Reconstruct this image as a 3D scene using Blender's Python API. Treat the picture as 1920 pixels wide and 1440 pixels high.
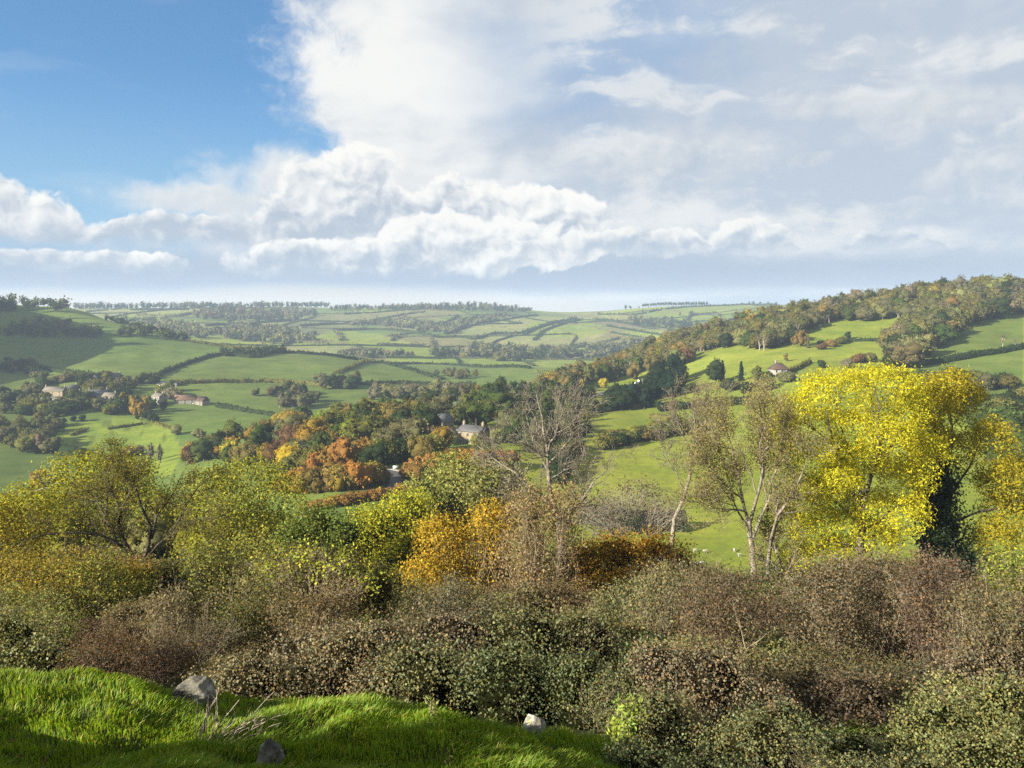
import bpy, math, random
import numpy as np
from mathutils import Vector

# ------------------------------------------------------------------ clear
for o in list(bpy.data.objects):
    bpy.data.objects.remove(o, do_unlink=True)
scene = bpy.context.scene
COL = scene.collection
rng = np.random.default_rng(7)
random.seed(7)
R = math.radians

# ------------------------------------------------------------------ camera
F = 1500.0            # focal length in pixels of the 1920 wide photograph
CX, HY = 960.0, 600.0  # principal column, row of the eye-level horizon
cam_d = bpy.data.cameras.new('camera')
cam_d.sensor_fit = 'HORIZONTAL'
cam_d.sensor_width = 36.0
cam_d.lens = 36.0 * F / 1920.0
cam_d.shift_y = -(720.0 - HY) / 1920.0
cam_d.clip_start = 0.1
cam_d.clip_end = 60000.0
cam = bpy.data.objects.new('camera', cam_d)
cam.location = (0, 0, 0)
cam.rotation_euler = (R(90), 0, 0)
COL.objects.link(cam)
scene.camera = cam


def pix(px, py, Y):
    """point seen at a pixel of the photograph, at ground distance Y (eye = origin, looking along +Y)"""
    return np.array([Y * (px - CX) / F, Y, Y * (HY - py) / F])


# ------------------------------------------------------------------ view, sun
SUN_EL = 22.0
SUN_AZ = -122.0        # degrees from +Y (camera forward), negative = to the left
vs = scene.view_settings
vs.view_transform = 'Standard'
vs.look = 'None'
vs.gamma = 1.0
vs.use_curve_mapping = False
vs.exposure = 1.75
scene.cycles.use_denoising = False
try:
    scene.cycles.denoiser = 'OPENIMAGEDENOISE'
    scene.cycles.denoising_prefilter = 'ACCURATE'
except Exception:
    pass
scene.cycles.max_bounces = 6
scene.cycles.diffuse_bounces = 3
scene.cycles.glossy_bounces = 1
scene.cycles.transmission_bounces = 3
scene.cycles.volume_bounces = 0
scene.cycles.transparent_max_bounces = 8
scene.cycles.sample_clamp_indirect = 6

sd = bpy.data.lights.new('sun', 'SUN')
sd.energy = 5.0
sd.angle = R(0.53)
sd.color = (1.0, 0.92, 0.78)
sun = bpy.data.objects.new('sun', sd)
COL.objects.link(sun)
sdir = Vector((math.sin(R(SUN_AZ)) * math.cos(R(SUN_EL)), math.cos(R(SUN_AZ)) * math.cos(R(SUN_EL)), math.sin(R(SUN_EL))))
sun.rotation_euler = (-sdir).to_track_quat('-Z', 'Y').to_euler()
sun.location = (-300, 0, 200)


# ------------------------------------------------------------------ node helper
class E:
    """tiny expression wrapper: python arithmetic builds Math nodes"""
    nt = None

    def __init__(self, s):
        self.s = s

    @staticmethod
    def m(op, *a, clamp=False):
        n = E.nt.nodes.new('ShaderNodeMath')
        n.operation = op
        n.use_clamp = clamp
        for i, x in enumerate(a):
            if isinstance(x, E):
                E.nt.links.new(x.s, n.inputs[i])
            else:
                n.inputs[i].default_value = float(x)
        return E(n.outputs[0])

    def __add__(s, o): return E.m('ADD', s, o)
    __radd__ = __add__
    def __sub__(s, o): return E.m('SUBTRACT', s, o)
    def __rsub__(s, o): return E.m('SUBTRACT', o, s)
    def __mul__(s, o): return E.m('MULTIPLY', s, o)
    __rmul__ = __mul__
    def __truediv__(s, o): return E.m('DIVIDE', s, o)
    def __neg__(s): return E.m('MULTIPLY', s, -1)


def sstep(x, a, b):
    n = E.nt.nodes.new('ShaderNodeMapRange')
    n.interpolation_type = 'SMOOTHSTEP'
    for i, v in enumerate((x, a, b, 0.0, 1.0)):
        if isinstance(v, E):
            E.nt.links.new(v.s, n.inputs[i])
        else:
            n.inputs[i].default_value = v
    return E(n.outputs[0])


def vec(x, y, z=0.0):
    n = E.nt.nodes.new('ShaderNodeCombineXYZ')
    for i, v in enumerate((x, y, z)):
        if isinstance(v, E):
            E.nt.links.new(v.s, n.inputs[i])
        else:
            n.inputs[i].default_value = v
    return E(n.outputs[0])


def noise(v, scale, detail=4.0, rough=0.5, out=0, lac=2.0, dist=0.0, dim='3D'):
    n = E.nt.nodes.new('ShaderNodeTexNoise')
    n.noise_dimensions = dim
    E.nt.links.new(v.s, n.inputs['Vector'])
    n.inputs['Scale'].default_value = scale
    n.inputs['Detail'].default_value = detail
    n.inputs['Roughness'].default_value = rough
    n.inputs['Lacunarity'].default_value = lac
    n.inputs['Distortion'].default_value = dist
    return E(n.outputs[out])


def voro(v, scale, detail=2.0, rough=0.5, smooth=0.4, lac=2.0):
    n = E.nt.nodes.new('ShaderNodeTexVoronoi')
    n.feature = 'F1'
    n.voronoi_dimensions = '2D'
    n.normalize = True
    E.nt.links.new(v.s, n.inputs['Vector'])
    n.inputs['Scale'].default_value = scale
    n.inputs['Detail'].default_value = detail
    n.inputs['Roughness'].default_value = rough
    n.inputs['Lacunarity'].default_value = lac
    return E(n.outputs['Distance'])


def sep(v):
    n = E.nt.nodes.new('ShaderNodeSeparateXYZ')
    E.nt.links.new(v.s, n.inputs[0])
    return E(n.outputs[0]), E(n.outputs[1]), E(n.outputs[2])


def mixc(f, a, b, mode='MIX'):
    n = E.nt.nodes.new('ShaderNodeMix')
    n.data_type = 'RGBA'
    n.blend_type = mode
    for idx, v in ((0, f), (6, a), (7, b)):
        if isinstance(v, E):
            E.nt.links.new(v.s, n.inputs[idx])
        elif idx == 0:
            n.inputs[0].default_value = v
        else:
            n.inputs[idx].default_value = (*v, 1.0) if len(v) == 3 else v
    return E(n.outputs[2])


# ------------------------------------------------------------------ world: Nishita sky with broken cloud
world = bpy.data.worlds.new('World')
scene.world = world
world.use_nodes = True
nt = world.node_tree
nt.nodes.clear()
E.nt = nt
SKY_STRENGTH = 0.10
SKY_TINT = (0.175, 0.335, 0.485)
out = nt.nodes.new('ShaderNodeOutputWorld')
bg = nt.nodes.new('ShaderNodeBackground')
bg.inputs['Strength'].default_value = SKY_STRENGTH
sky = nt.nodes.new('ShaderNodeTexSky')
sky.sky_type = 'NISHITA'
sky.sun_disc = False
sky.sun_elevation = R(SUN_EL)
sky.sun_rotation = R(SUN_AZ)
sky.air_density = 1.15
sky.dust_density = 0.6
sky.ozone_density = 2.2
geo = nt.nodes.new('ShaderNodeTexCoord')
d = E(geo.outputs['Generated'])
dx, dy, dz = sep(d)
DEG = 180 / math.pi
az = E.m('ARCTAN2', dx, dy) * DEG
el = E.m('ARCSINE', dz) * DEG


def adeg(px, py):
    a = math.atan((px - CX) / F)
    e = math.atan((HY - py) / F * math.cos(a))
    return a * DEG, e * DEG


def vmath(op, *a, out=0):
    n = E.nt.nodes.new('ShaderNodeVectorMath')
    n.operation = op
    for i, x in enumerate(a):
        if isinstance(x, E):
            E.nt.links.new(x.s, n.inputs[i])
        else:
            n.inputs[i].default_value = x
    return E(n.outputs[out])


def ellipse(v, pxl, pyl, rx, ry):
    """0 at the centre growing to 1 on the rim; centre and radii in sky angles read off the photograph"""
    a0, e0 = adeg(pxl, pyl)
    ka, ke = F / (rx * DEG), F / (ry * DEG)
    q = vmath('MULTIPLY_ADD', v, (ka, ke, 0.0), (-a0 * ka, -e0 * ke, 0.0))
    return vmath('LENGTH', q, out=1)


def smin(a, b, k=0.25):
    return E.m('SMOOTH_MIN', a, b, k)


def heaps(v, lst, k):
    f = None
    for t_ in lst:
        q = ellipse(v, *t_)
        f = q if f is None else smin(f, q, k)
    return f


def smax(a, b, k=0.25):
    n = E.m('SMOOTH_MAX', a, b, k)
    return n


# cloud coordinates, kept in degrees / 10
def cloud_uv(a, e, sx=1.0, sy=1.0, seed=0.0):
    return vec(a * (0.1 * sx) + seed * 7.3, e * (0.1 * sy) + seed * 3.1, 0.0)


def warp(a, e, scale, amt, seed):
    nv = noise(cloud_uv(a, e, 1, 1, seed), scale, 3.0, 0.55, out=1, dim='2D')
    nx, ny, nz = sep(nv)
    return a + (nx - 0.5) * amt, e + (ny - 0.5) * amt
def S(r, g, b):
    """photograph sRGB (0-255) to the linear radiance the sky must have before exposure"""
    f = lambda c: ((c / 255.0) / 12.92 if c / 255.0 <= 0.04045 else ((c / 255.0 + 0.055) / 1.055) ** 2.4)
    k = 1.0 / (SKY_STRENGTH * 2 ** vs.exposure)
    return (f(r) * k, f(g) * k, f(b) * k)


def n2(a, e, sx, sy, seed, scale, detail, rough):
    return noise(cloud_uv(a, e, sx, sy, seed), scale, detail, rough, dim='2D')


skyc = mixc(1.0, E(sky.outputs[0]), SKY_TINT, 'MULTIPLY')
skyc = mixc(1.0 - sstep(el, 2.0, 17.0) * 0.85, skyc, S(150, 193, 226))
w1a, w1e = warp(az, el, 1.1, 3.6, 3.1)
w2a, w2e = warp(az, el, 3.2, 1.7, 8.2)
W1, W2 = vec(w1a, w1e), vec(w2a, w2e)
# wisps in the clear air
st = n2(w1a, w1e, 0.30, 1.7, 12.0, 1.5, 5.0, 0.55)
skyc = mixc(sstep(st, 0.50, 0.80) * 0.30, skyc, S(200, 218, 232))
# clear-blue gap, upper left of the view, running on out of frame
fine = n2(w2a, w2e, 1.0, 1.3, 61.0, 2.2, 5.0, 0.62)
gap = heaps(W1, [(-120, -40, 540, 400), (200, 258, 380, 84), (-700, 150, 800, 270)], 0.25)
cover = sstep(gap + (fine - 0.5) * 0.5, 0.90, 1.16)
# high layer: broad soft body, white toward the gap, blue-grey away from it
n1 = n2(w1a, w1e, 0.55, 1.0, 5.0, 1.25, 5.0, 0.52)
n1b = n2(w1a - 1.3, w1e + 1.0, 0.55, 1.0, 5.0, 1.25, 3.0, 0.52)
white_zone = 1.0 - sstep(ellipse(W1, 540, 215, 520, 360), 0.35, 1.12)
t = n1 * 0.85 + (n1 - n1b) * 1.15 + (st - 0.5) * 1.0 + (fine - 0.5) * 0.3 + white_zone * 0.58 - 0.15
cl1 = mixc(sstep(t, 0.10, 1.0), S(186, 198, 213), S(245, 245, 242))
# thin places where the blue shows through, right of centre
hole = sstep(fine * 0.35 + n1 * 0.65 - ellipse(W1, 1130, 80, 300, 210) * 0.22, 0.22, 0.46) * (1.0 - white_zone)
cl1 = mixc(hole * 0.70, cl1, S(146, 176, 212))
col = mixc(cover, skyc, cl1)
# flat grey veil with bright streaks, right half
veil = sstep(az, -4.0, 8.0) * (1.0 - sstep(el, 9.0, 15.0))
col = mixc(veil * 0.25, col, S(190, 202, 215))
col = mixc(sstep(az, -2.0, 6.0) * sstep(st + (fine - 0.5) * 0.5, 0.49, 0.68) * 0.72, col, S(234, 235, 233))
# heaped relief shared by all ranks: rounded cells plus fractal, and the same a step toward the sun
puff = []
for (oa, oe, dt) in ((0.0, 0.0, 5.0), (-0.42, 0.46, 3.0)):
    ua, ue = w2a + oa, w2e + oe
    v1 = voro(cloud_uv(ua, ue, 1, 1.15, 2.0), 3.4, 2.0, 0.45, lac=2.3)
    puff.append((0.45 - v1) * 1.05 + (n2(ua, ue, 1, 1.1, 6.0, 3.8, dt, 0.55) - 0.5) * 1.15)
rel = puff[0] - puff[1]
big = n1 - 0.5


def cumulus(col, base_py, tops, lit, dark, soft, fade=1.0, lift=0.0, height=4.2, con=1.0):
    """one rank of heaped cloud: tops = list of (px, py, halfwidth px, halfheight px) heaps"""
    dens = (1.0 - heaps(W2, tops, 0.15)) * 1.15 + puff[0] * 0.62 + (fine - 0.5) * 0.25
    e0 = adeg(960, base_py)[1]
    m = sstep(dens, 0.02, soft) * sstep(w2e, e0 - 0.5, e0 + 0.5)
    up = sstep(w2e, e0 + 0.1, e0 + height)
    sh = rel * (1.2 * con) + (0.10 + lift) + up * 0.50 + (fine - 0.5) * 0.35 + (1.0 - sstep(dens, 0.05, 0.75)) * 0.30 + big * 0.7
    return mixc(m * fade, col, mixc(sstep(sh, 0.0, 1.0), dark, lit))


# soft shelf of cloud left of the tower
col = cumulus(col, 420, [(430, 378, 250, 40), (640, 350, 300, 80)], S(240, 239, 236), S(206, 213, 220), 0.8, 0.9, 0.25, con=0.4)
# towering heap and its flanks
col = cumulus(col, 470, [(655, 362, 105, 96), (735, 376, 60, 40), (560, 430, 130, 66), (380, 448, 150, 40), (215, 445, 50, 32), (860, 415, 150, 82), (1010, 410, 130, 66), (60, 460, 120, 62), (-220, 440, 300, 110), (760, 430, 120, 60)],
              S(252, 250, 245), S(178, 190, 205), 0.20)
# faint heaps on the right
col = cumulus(col, 395, [(1760, 205, 170, 44), (1545, 200, 120, 30), (1240, 290, 260, 66), (1520, 300, 40, 12), (2250, 250, 300, 80)], S(232, 233, 231), S(184, 196, 209), 0.9, 0.65, con=0.6)
col = cumulus(col, 440, [(1880, 330, 130, 36), (1820, 400, 170, 38), (2150, 380, 200, 60)], S(228, 230, 230), S(184, 197, 212), 0.6, 0.75, con=0.8)
# low grey-blue bank under the heaps
eb = el + (st - 0.5) * 1.6
bank = sstep(eb, 1.6, 2.5) * (1.0 - sstep(eb, 3.3, 5.8))
col = mixc(bank * 0.92, col, S(160, 177, 199))
col = cumulus(col, 512, [(700, 488, 230, 44), (560, 496, 130, 26), (930, 462, 170, 52), (820, 450, 110, 60), (1050, 470, 90, 30), (250, 498, 95, 26), (70, 500, 110, 32), (-150, 490, 160, 40)], S(250, 248, 243), S(174, 187, 203), 0.22, 1.0, 0.08, 2.6)
col = cumulus(col, 476, [(1400, 445, 70, 34), (1230, 455, 100, 28), (1320, 462, 130, 18), (1470, 470, 40, 10), (1650, 462, 70, 18), (1765, 470, 40, 16), (1090, 462, 70, 22)], S(247, 245, 239), S(178, 191, 207), 0.22, 0.95, 0.12, 2.0)
# bright clear strip above the skyline
strip_c = mixc(sstep(az, 1.0, 18.0), S(214, 206, 193), S(160, 170, 184))
col = mixc(1.0 - sstep(eb, 1.3, 2.3), col, strip_c)
nt.links.new(col.s, bg.inputs['Color'])
nt.links.new(bg.outputs[0], out.inputs['Surface'])
world.cycles.sampling_method = 'NONE'

# ground kept clear of trees so that houses, roads and cars stay in sight (boxes of tree feet, photograph pixels)
CLEAR = [(846, 948, 812, 868), (815, 850, 800, 846), (706, 744, 803, 838), (803, 822, 780, 805), (849, 864, 778, 800), (1440, 1482, 694, 726), (712, 782, 884, 936), (690, 790, 880, 892), (1146, 1216, 716, 748),
         (88, 120, 738, 756), (176, 216, 746, 768), (284, 312, 750, 768), (326, 384, 752, 764), (128, 144, 734, 744), (206, 222, 711, 720), (300, 330, 719, 730), (1290, 1400, 1000, 1090), (1130, 1330, 770, 800), (1040, 1300, 850, 975),
         (1555, 1690, 603, 640), (1420, 1520, 660, 690)]


def clear_of(a, b):
    return not any(x0 < a < x1 and y0 < b < y1 for x0, x1, y0, y1 in CLEAR)

# ------------------------------------------------------------------ mesh helpers
def np_mesh(name, V, faces, mats=(), fmat=None, tint=None, smooth=False):
    """faces: list of (M,k) int arrays; tint: per-vertex scalar or rgb, stored as colour attribute"""
    me = bpy.data.meshes.new(name)
    V = np.asarray(V, np.float32)
    me.vertices.add(len(V))
    me.vertices.foreach_set('co', V.ravel())
    faces = [f for f in faces if len(f)]
    loops = np.concatenate([np.asarray(f, np.int32).ravel() for f in faces])
    counts = np.concatenate([np.full(len(f), f.shape[1], np.int32) for f in faces])
    starts = np.zeros(len(counts), np.int32)
    starts[1:] = np.cumsum(counts)[:-1]
    me.loops.add(len(loops))
    me.loops.foreach_set('vertex_index', loops)
    me.polygons.add(len(counts))
    me.polygons.foreach_set('loop_start', starts)
    if fmat is not None:
        me.polygons.foreach_set('material_index', np.asarray(fmat, np.int32))
    if smooth:
        me.polygons.foreach_set('use_smooth', np.ones(len(counts), bool))
    for m_ in mats:
        me.materials.append(m_)
    if tint is not None:
        t_ = np.asarray(tint, np.float32)
        if t_.ndim == 1:
            t_ = np.stack([t_, t_, t_], 1)
        at = me.color_attributes.new('tint', 'FLOAT_COLOR', 'POINT')
        at.data.foreach_set('color', np.concatenate([t_, np.ones((len(t_), 1), np.float32)], 1).ravel())
    me.update(calc_edges=True)
    me.validate()
    return me


class MB:
    """collects pieces of geometry for one mesh"""
    def __init__(s):
        s.V, s.Q, s.T, s.n, s.tint, s.mq, s.mt = [], [], [], 0, [], [], []

    def add(s, V, quads=None, tris=None, tint=1.0, mat=0):
        V = np.asarray(V, float).reshape(-1, 3)
        s.V.append(V)
        t_ = np.asarray(tint, float)
        if t_.ndim == 0:
            t_ = np.full((len(V), 3), float(t_))
        elif t_.ndim == 1 and len(t_) == 3 and len(V) != 3:
            t_ = np.tile(t_, (len(V), 1))
        elif t_.ndim == 1:
            t_ = np.stack([t_] * 3, 1)
        s.tint.append(t_)
        if quads is not None and len(quads):
            q = np.asarray(quads, int)
            s.Q.append(q + s.n); s.mq.append(np.full(len(q), mat))
        if tris is not None and len(tris):
            q = np.asarray(tris, int)
            s.T.append(q + s.n); s.mt.append(np.full(len(q), mat))
        s.n += len(V)

    def mesh(s, name, mats, smooth=False):
        fs, fm = [], []
        if s.Q:
            fs.append(np.concatenate(s.Q)); fm.append(np.concatenate(s.mq))
        if s.T:
            fs.append(np.concatenate(s.T)); fm.append(np.concatenate(s.mt))
        return np_mesh(name, np.concatenate(s.V), fs, mats, np.concatenate(fm), np.concatenate(s.tint), smooth)


def put(name, me, parent=None, loc=(0, 0, 0), rz=0.0, sc=1.0, color=None, kind=None):
    o = bpy.data.objects.new(name, me)
    COL.objects.link(o)
    o.location = loc
    o.rotation_euler = (0, 0, rz)
    o.scale = (sc, sc, sc) if np.isscalar(sc) else sc
    if color is not None:
        o.color = (*color, 1.0)
    if parent is not None:
        o.parent = parent
    if kind:
        o['kind'] = kind
    return o


def tag(o, label, cat, group=None):
    o['label'] = label
    o['category'] = cat
    if group:
        o['group'] = group
    return o


def thing(name, label, cat, loc=(0, 0, 0), rz=0.0, sc=1.0, group=None):
    return tag(put(name, None, None, loc, rz, sc), label, cat, group)


def unit(v):
    return v / np.maximum(np.linalg.norm(v, axis=-1, keepdims=True), 1e-9)


_h = np.random.default_rng(99).random((64, 64, 64)).astype(np.float32)


def vnoise(p):
    """smooth value noise 0..1, p (N,3)"""
    p = np.asarray(p, float)
    i = np.floor(p).astype(int)
    f = p - i
    f = f * f * (3 - 2 * f)
    r = 0
    for a in (0, 1):
        for b in (0, 1):
            for c in (0, 1):
                w = (f[:, 0] if a else 1 - f[:, 0]) * (f[:, 1] if b else 1 - f[:, 1]) * (f[:, 2] if c else 1 - f[:, 2])
                r = r + w * _h[(i[:, 0] + a) & 63, (i[:, 1] + b) & 63, (i[:, 2] + c) & 63]
    return r


def fbm(p, oct=4):
    r, a, s_ = 0, 0.5, 0
    p = np.asarray(p, float)
    for k in range(oct):
        r = r + a * vnoise(p * 2 ** k + 13.7 * k)
        s_ += a
        a *= 0.5
    return r / s_


# ------------------------------------------------------------------ terrain heights
# (px, py, Y) of ground read off the photograph, and (px, Y, z) where it is hidden
VIS = [
    # foreground bank: near slope and its lit lip
    (0, 1440, 5.2), (370, 1440, 4.9), (700, 1440, 4.9), (1000, 1450, 4.9), (0, 1264, 8.6), (180, 1285, 8.4), (370, 1316, 8.1),
    (560, 1330, 8.0), (700, 1342, 7.9), (850, 1360, 7.7), (1000, 1392, 7.4), (1140, 1412, 7.1),
    # left valley
    (0, 930, 400), (0, 905, 430), (0, 850, 500), (0, 800, 570), (0, 760, 650), (0, 700, 770), (0, 640, 1000), (0, 602, 1120), (0, 572, 1250),
    (130, 578, 1250), (180, 720, 730), (180, 640, 980),
    (250, 870, 480), (300, 800, 590), (320, 770, 650), (330, 740, 720), (330, 712, 780), (330, 680, 880), (340, 655, 970), (300, 624, 1120), (400, 644, 1080), (480, 657, 1060),
    (330, 618, 1700), (330, 592, 2200), (330, 577, 2700), (480, 576, 2700), (180, 578, 2700),
    (640, 905, 250), (740, 892, 262), (640, 850, 330), (640, 800, 430), (600, 775, 640), (640, 742, 740), (640, 702, 870), (640, 676, 990), (600, 662, 1060),
    (640, 656, 1500), (640, 626, 1900), (640, 602, 2300), (640, 579, 2700), (820, 574, 2700), (760, 600, 2300),
    (880, 832, 320), (960, 790, 400), (960, 752, 540), (940, 732, 760), (960, 702, 950), (980, 689, 1080),
    (960, 668, 1500), (960, 645, 1800), (960, 616, 2100), (1000, 594, 2450), (980, 583, 2700), (1085, 592, 2700),
    # right valley side and ridge
    (1310, 1062, 190), (1200, 942, 245), (1200, 885, 290), (1200, 832, 340), (1200, 800, 385), (1290, 762, 440), (1180, 724, 600), (1290, 690, 600),
    (1100, 715, 640), (1280, 655, 740), (1250, 645, 800), (1120, 692, 780),
    (1150, 628, 2000), (1150, 602, 2300), (1280, 602, 2300), (1280, 576, 2700), (1125, 592, 2650), (1180, 581, 2700),
    (1480, 702, 480), (1560, 672, 540), (1610, 642, 600), (1620, 606, 670), (1600, 561, 760), (1420, 602, 800), (1450, 592, 2100), (1500, 572, 2700),
    (1850, 742, 400), (1850, 692, 470), (1850, 642, 560), (1900, 602, 640), (1900, 532, 770), (1750, 541, 780),
]
HID = []
for q in (-2600, -1800, -1100, -600, -200, 200, 600, 1000, 1400, 1800, 2300, 3000):
    right = max(0.0, (q - 1150) / 500.0)
    HID += [(q, 10.0, -5.1), (q, 13.5, -6.15), (q, 22.0, -8.7), (q, 38.0, -13.4), (q, 57.0, -19.4), (q, 85.0, -28.2), (q, 120.0, -38.5)]
    HID += [(q, 6000, -90), (q, 4000, -10)]
for q in (1300, 1700, 2100, 2600, 3000):
    HID += [(q, 5.0, -3.3), (q, 7.2, -4.05), (q, 3.0, -2.4)]
for q in (-250, -600, -1100, -1800, -2600):
    HID += [(q, 5.0, -2.5), (q, 6.4, -3.02), (q, 8.8, -3.85), (q, 3.0, -1.95)]
HID += [(0, 3.0, -1.9), (500, 3.0, -2.0), (960, 3.0, -2.1), (0, 1.2, -1.65), (960, 1.2, -1.65), (1900, 1.2, -1.8), (2800, 1.2, -1.8), (-1000, 1.2, -1.6)]
HID += [(0, 190, -56), (0, 290, -75), (320, 190, -56), (320, 320, -72), (600, 160, -48), (640, 200, -54), (960, 190, -56.5), (960, 250, -54), (1600, 190, -55), (1600, 300, -50), (1600, 400, -41), (1920, 190, -52), (1920, 300, -46)]
HID += [(0, 1600, -10), (0, 2200, 15), (0, 2700, 40), (330, 1300, -48), (330, 1450, -42), (640, 1230, -66), (960, 1250, -76), (1280, 1100, -60), (1280, 1500, -72), (1450, 1200, -30), (1600, 1000, 8), (1600, 1500, -15), (1600, 2300, 8), (1900, 1200, 25), (1900, 2300, 30), (1900, 2700, 50)]
for q in (-300, -700, -1100, -1800, -2600):
    hi_ = [(q, 560, -58), (q, 680, -8), (q, 800, 62), (q, 950, 95), (q, 1250, 90)] if q > -500 else [(q, 560, -28), (q, 680, 50), (q, 800, 108), (q, 950, 122), (q, 1250, 100)]  # crest beyond the view raised to throw shade on the left fields
    HID += hi_ + [(q, 190, -55), (q, 400, -78), (q, 1600, 40), (q, 2700, 50)]
for q in (2300, 3000):
    HID += [(q, 190, -48), (q, 400, -26), (q, 600, 2), (q, 780, 40), (q, 1200, 40), (q, 2700, 60)]
pts = np.array([(a, Y, Y * (HY - b) / F) for a, b, Y in VIS] + HID, float)


def tp_coord(px, Y):
    return np.stack([np.asarray(px, float) / 420.0, 2.1 * np.log(np.asarray(Y, float))], -1)


def tp_kernel(a, b):
    r2 = ((a[:, None, :] - b[None, :, :]) ** 2).sum(-1)
    return 0.5 * r2 * np.log(r2 + 1e-12)


C0 = tp_coord(pts[:, 0], pts[:, 1])
# heights are fitted as slopes z/Y so that near ground and far hills carry alike
val = pts[:, 2] / pts[:, 1]
K = tp_kernel(C0, C0) + np.eye(len(C0)) * 1e-3
Pm = np.concatenate([np.ones((len(C0), 1)), C0], 1)
A = np.block([[K, Pm], [Pm.T, np.zeros((3, 3))]])
sol = np.linalg.solve(A, np.concatenate([val, np.zeros(3)]))

cols = np.concatenate([np.arange(-2600, -160, 40.0), np.arange(-160, 2080, 6.0), np.arange(2080, 3001, 30.0)])
rows = np.exp(np.linspace(math.log(1.2), math.log(6000.0), 360))
GX, GY = np.meshgrid(cols, rows)           # (rows, cols)
gc = tp_coord(GX.ravel(), GY.ravel())
Zs = np.zeros(len(gc))
for i0 in range(0, len(gc), 20000):
    sl = slice(i0, i0 + 20000)
    Zs[sl] = tp_kernel(gc[sl], C0) @ sol[:-3] + sol[-3] + gc[sl] @ sol[-2:]
GZ = (Zs * GY.ravel()).reshape(GX.shape)
WX = GY * (GX - CX) / F
# undulation: tussocks on the bank, swells on the fields
Pw = np.stack([WX.ravel(), GY.ravel(), np.zeros(WX.size)], 1)
near_w = np.clip(1.6 - GY / 9.5, 0, 1) * (GY > 2.5)
b1 = fbm(Pw * 0.9 + 3.3, 3).reshape(GX.shape) - 0.5
b2 = fbm(Pw * 3.1 + 7.7, 3).reshape(GX.shape) - 0.5
GZ += near_w * (b1 * 0.55 + b2 * 0.24)
b3 = fbm(Pw * 0.012 + 1.7, 4).reshape(GX.shape) - 0.5
b4 = fbm(Pw * 0.06 + 5.7, 3).reshape(GX.shape) - 0.5
GZ += np.clip((GY - 120) / 200, 0, 1) * (b3 * 5.0 + b4 * 0.7)
logr = np.log(rows)


def zg(px, Y):
    """ground height under a photograph column at distance Y"""
    px = np.asarray(px, float); Y = np.asarray(Y, float)
    ci = np.clip(np.interp(px, cols, np.arange(len(cols))), 0, len(cols) - 1.001)
    ri = np.clip((np.log(Y) - logr[0]) / (logr[1] - logr[0]), 0, len(rows) - 1.001)
    c_, r_ = ci.astype(int), ri.astype(int)
    fc, fr = ci - c_, ri - r_
    return (GZ[r_, c_] * (1 - fc) * (1 - fr) + GZ[r_, c_ + 1] * fc * (1 - fr) + GZ[r_ + 1, c_] * (1 - fc) * fr + GZ[r_ + 1, c_ + 1] * fc * fr)


def zxy(X, Y):
    return zg(CX + F * np.asarray(X) / np.asarray(Y), Y)


def hit(px, py, ymin=3.0, ymax=5500.0):
    """distance at which the sight line through a pixel first meets the ground"""
    Ys = np.exp(np.linspace(math.log(ymin), math.log(ymax), 900))
    g = zg(np.full(len(Ys), px), Ys) - Ys * (HY - py) / F
    k = np.argmax(g >= 0)
    if g[k] < 0:
        # sight line clears the ground: nearest miss (the crest it grazes)
        return float(Ys[np.argmax(g / Ys)])
    if k == 0:
        return float(Ys[0])
    t_ = -g[k - 1] / (g[k] - g[k - 1])
    return float(Ys[k - 1] + t_ * (Ys[k] - Ys[k - 1]))


def spot(px, py, ymin=130.0, ymax=5500.0):
    Y = hit(px, py, ymin, ymax)
    return np.array([Y * (px - CX) / F, Y, float(zg(px, Y))])


def at(px, Y):
    return np.array([Y * (px - CX) / F, Y, float(zg(px, Y))])


def in_poly(x, y, poly):
    x = np.asarray(x); y = np.asarray(y)
    r = np.zeros(x.shape, bool)
    n = len(poly)
    for i in range(n):
        x0, y0 = poly[i]; x1, y1 = poly[(i + 1) % n]
        c = ((y0 > y) != (y1 > y)) & (x < (x1 - x0) * (y - y0) / (y1 - y0 + 1e-12) + x0)
        r ^= c
    return r


# ------------------------------------------------------------------ field colours (the pasture itself, not its light)
PY = HY - GZ / GY * F
tint = np.zeros(GX.shape + (3,))
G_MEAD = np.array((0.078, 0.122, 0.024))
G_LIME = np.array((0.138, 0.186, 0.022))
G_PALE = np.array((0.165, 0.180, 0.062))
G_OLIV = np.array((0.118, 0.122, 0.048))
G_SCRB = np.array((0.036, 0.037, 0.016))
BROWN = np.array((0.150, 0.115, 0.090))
tint[:] = G_MEAD
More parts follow.
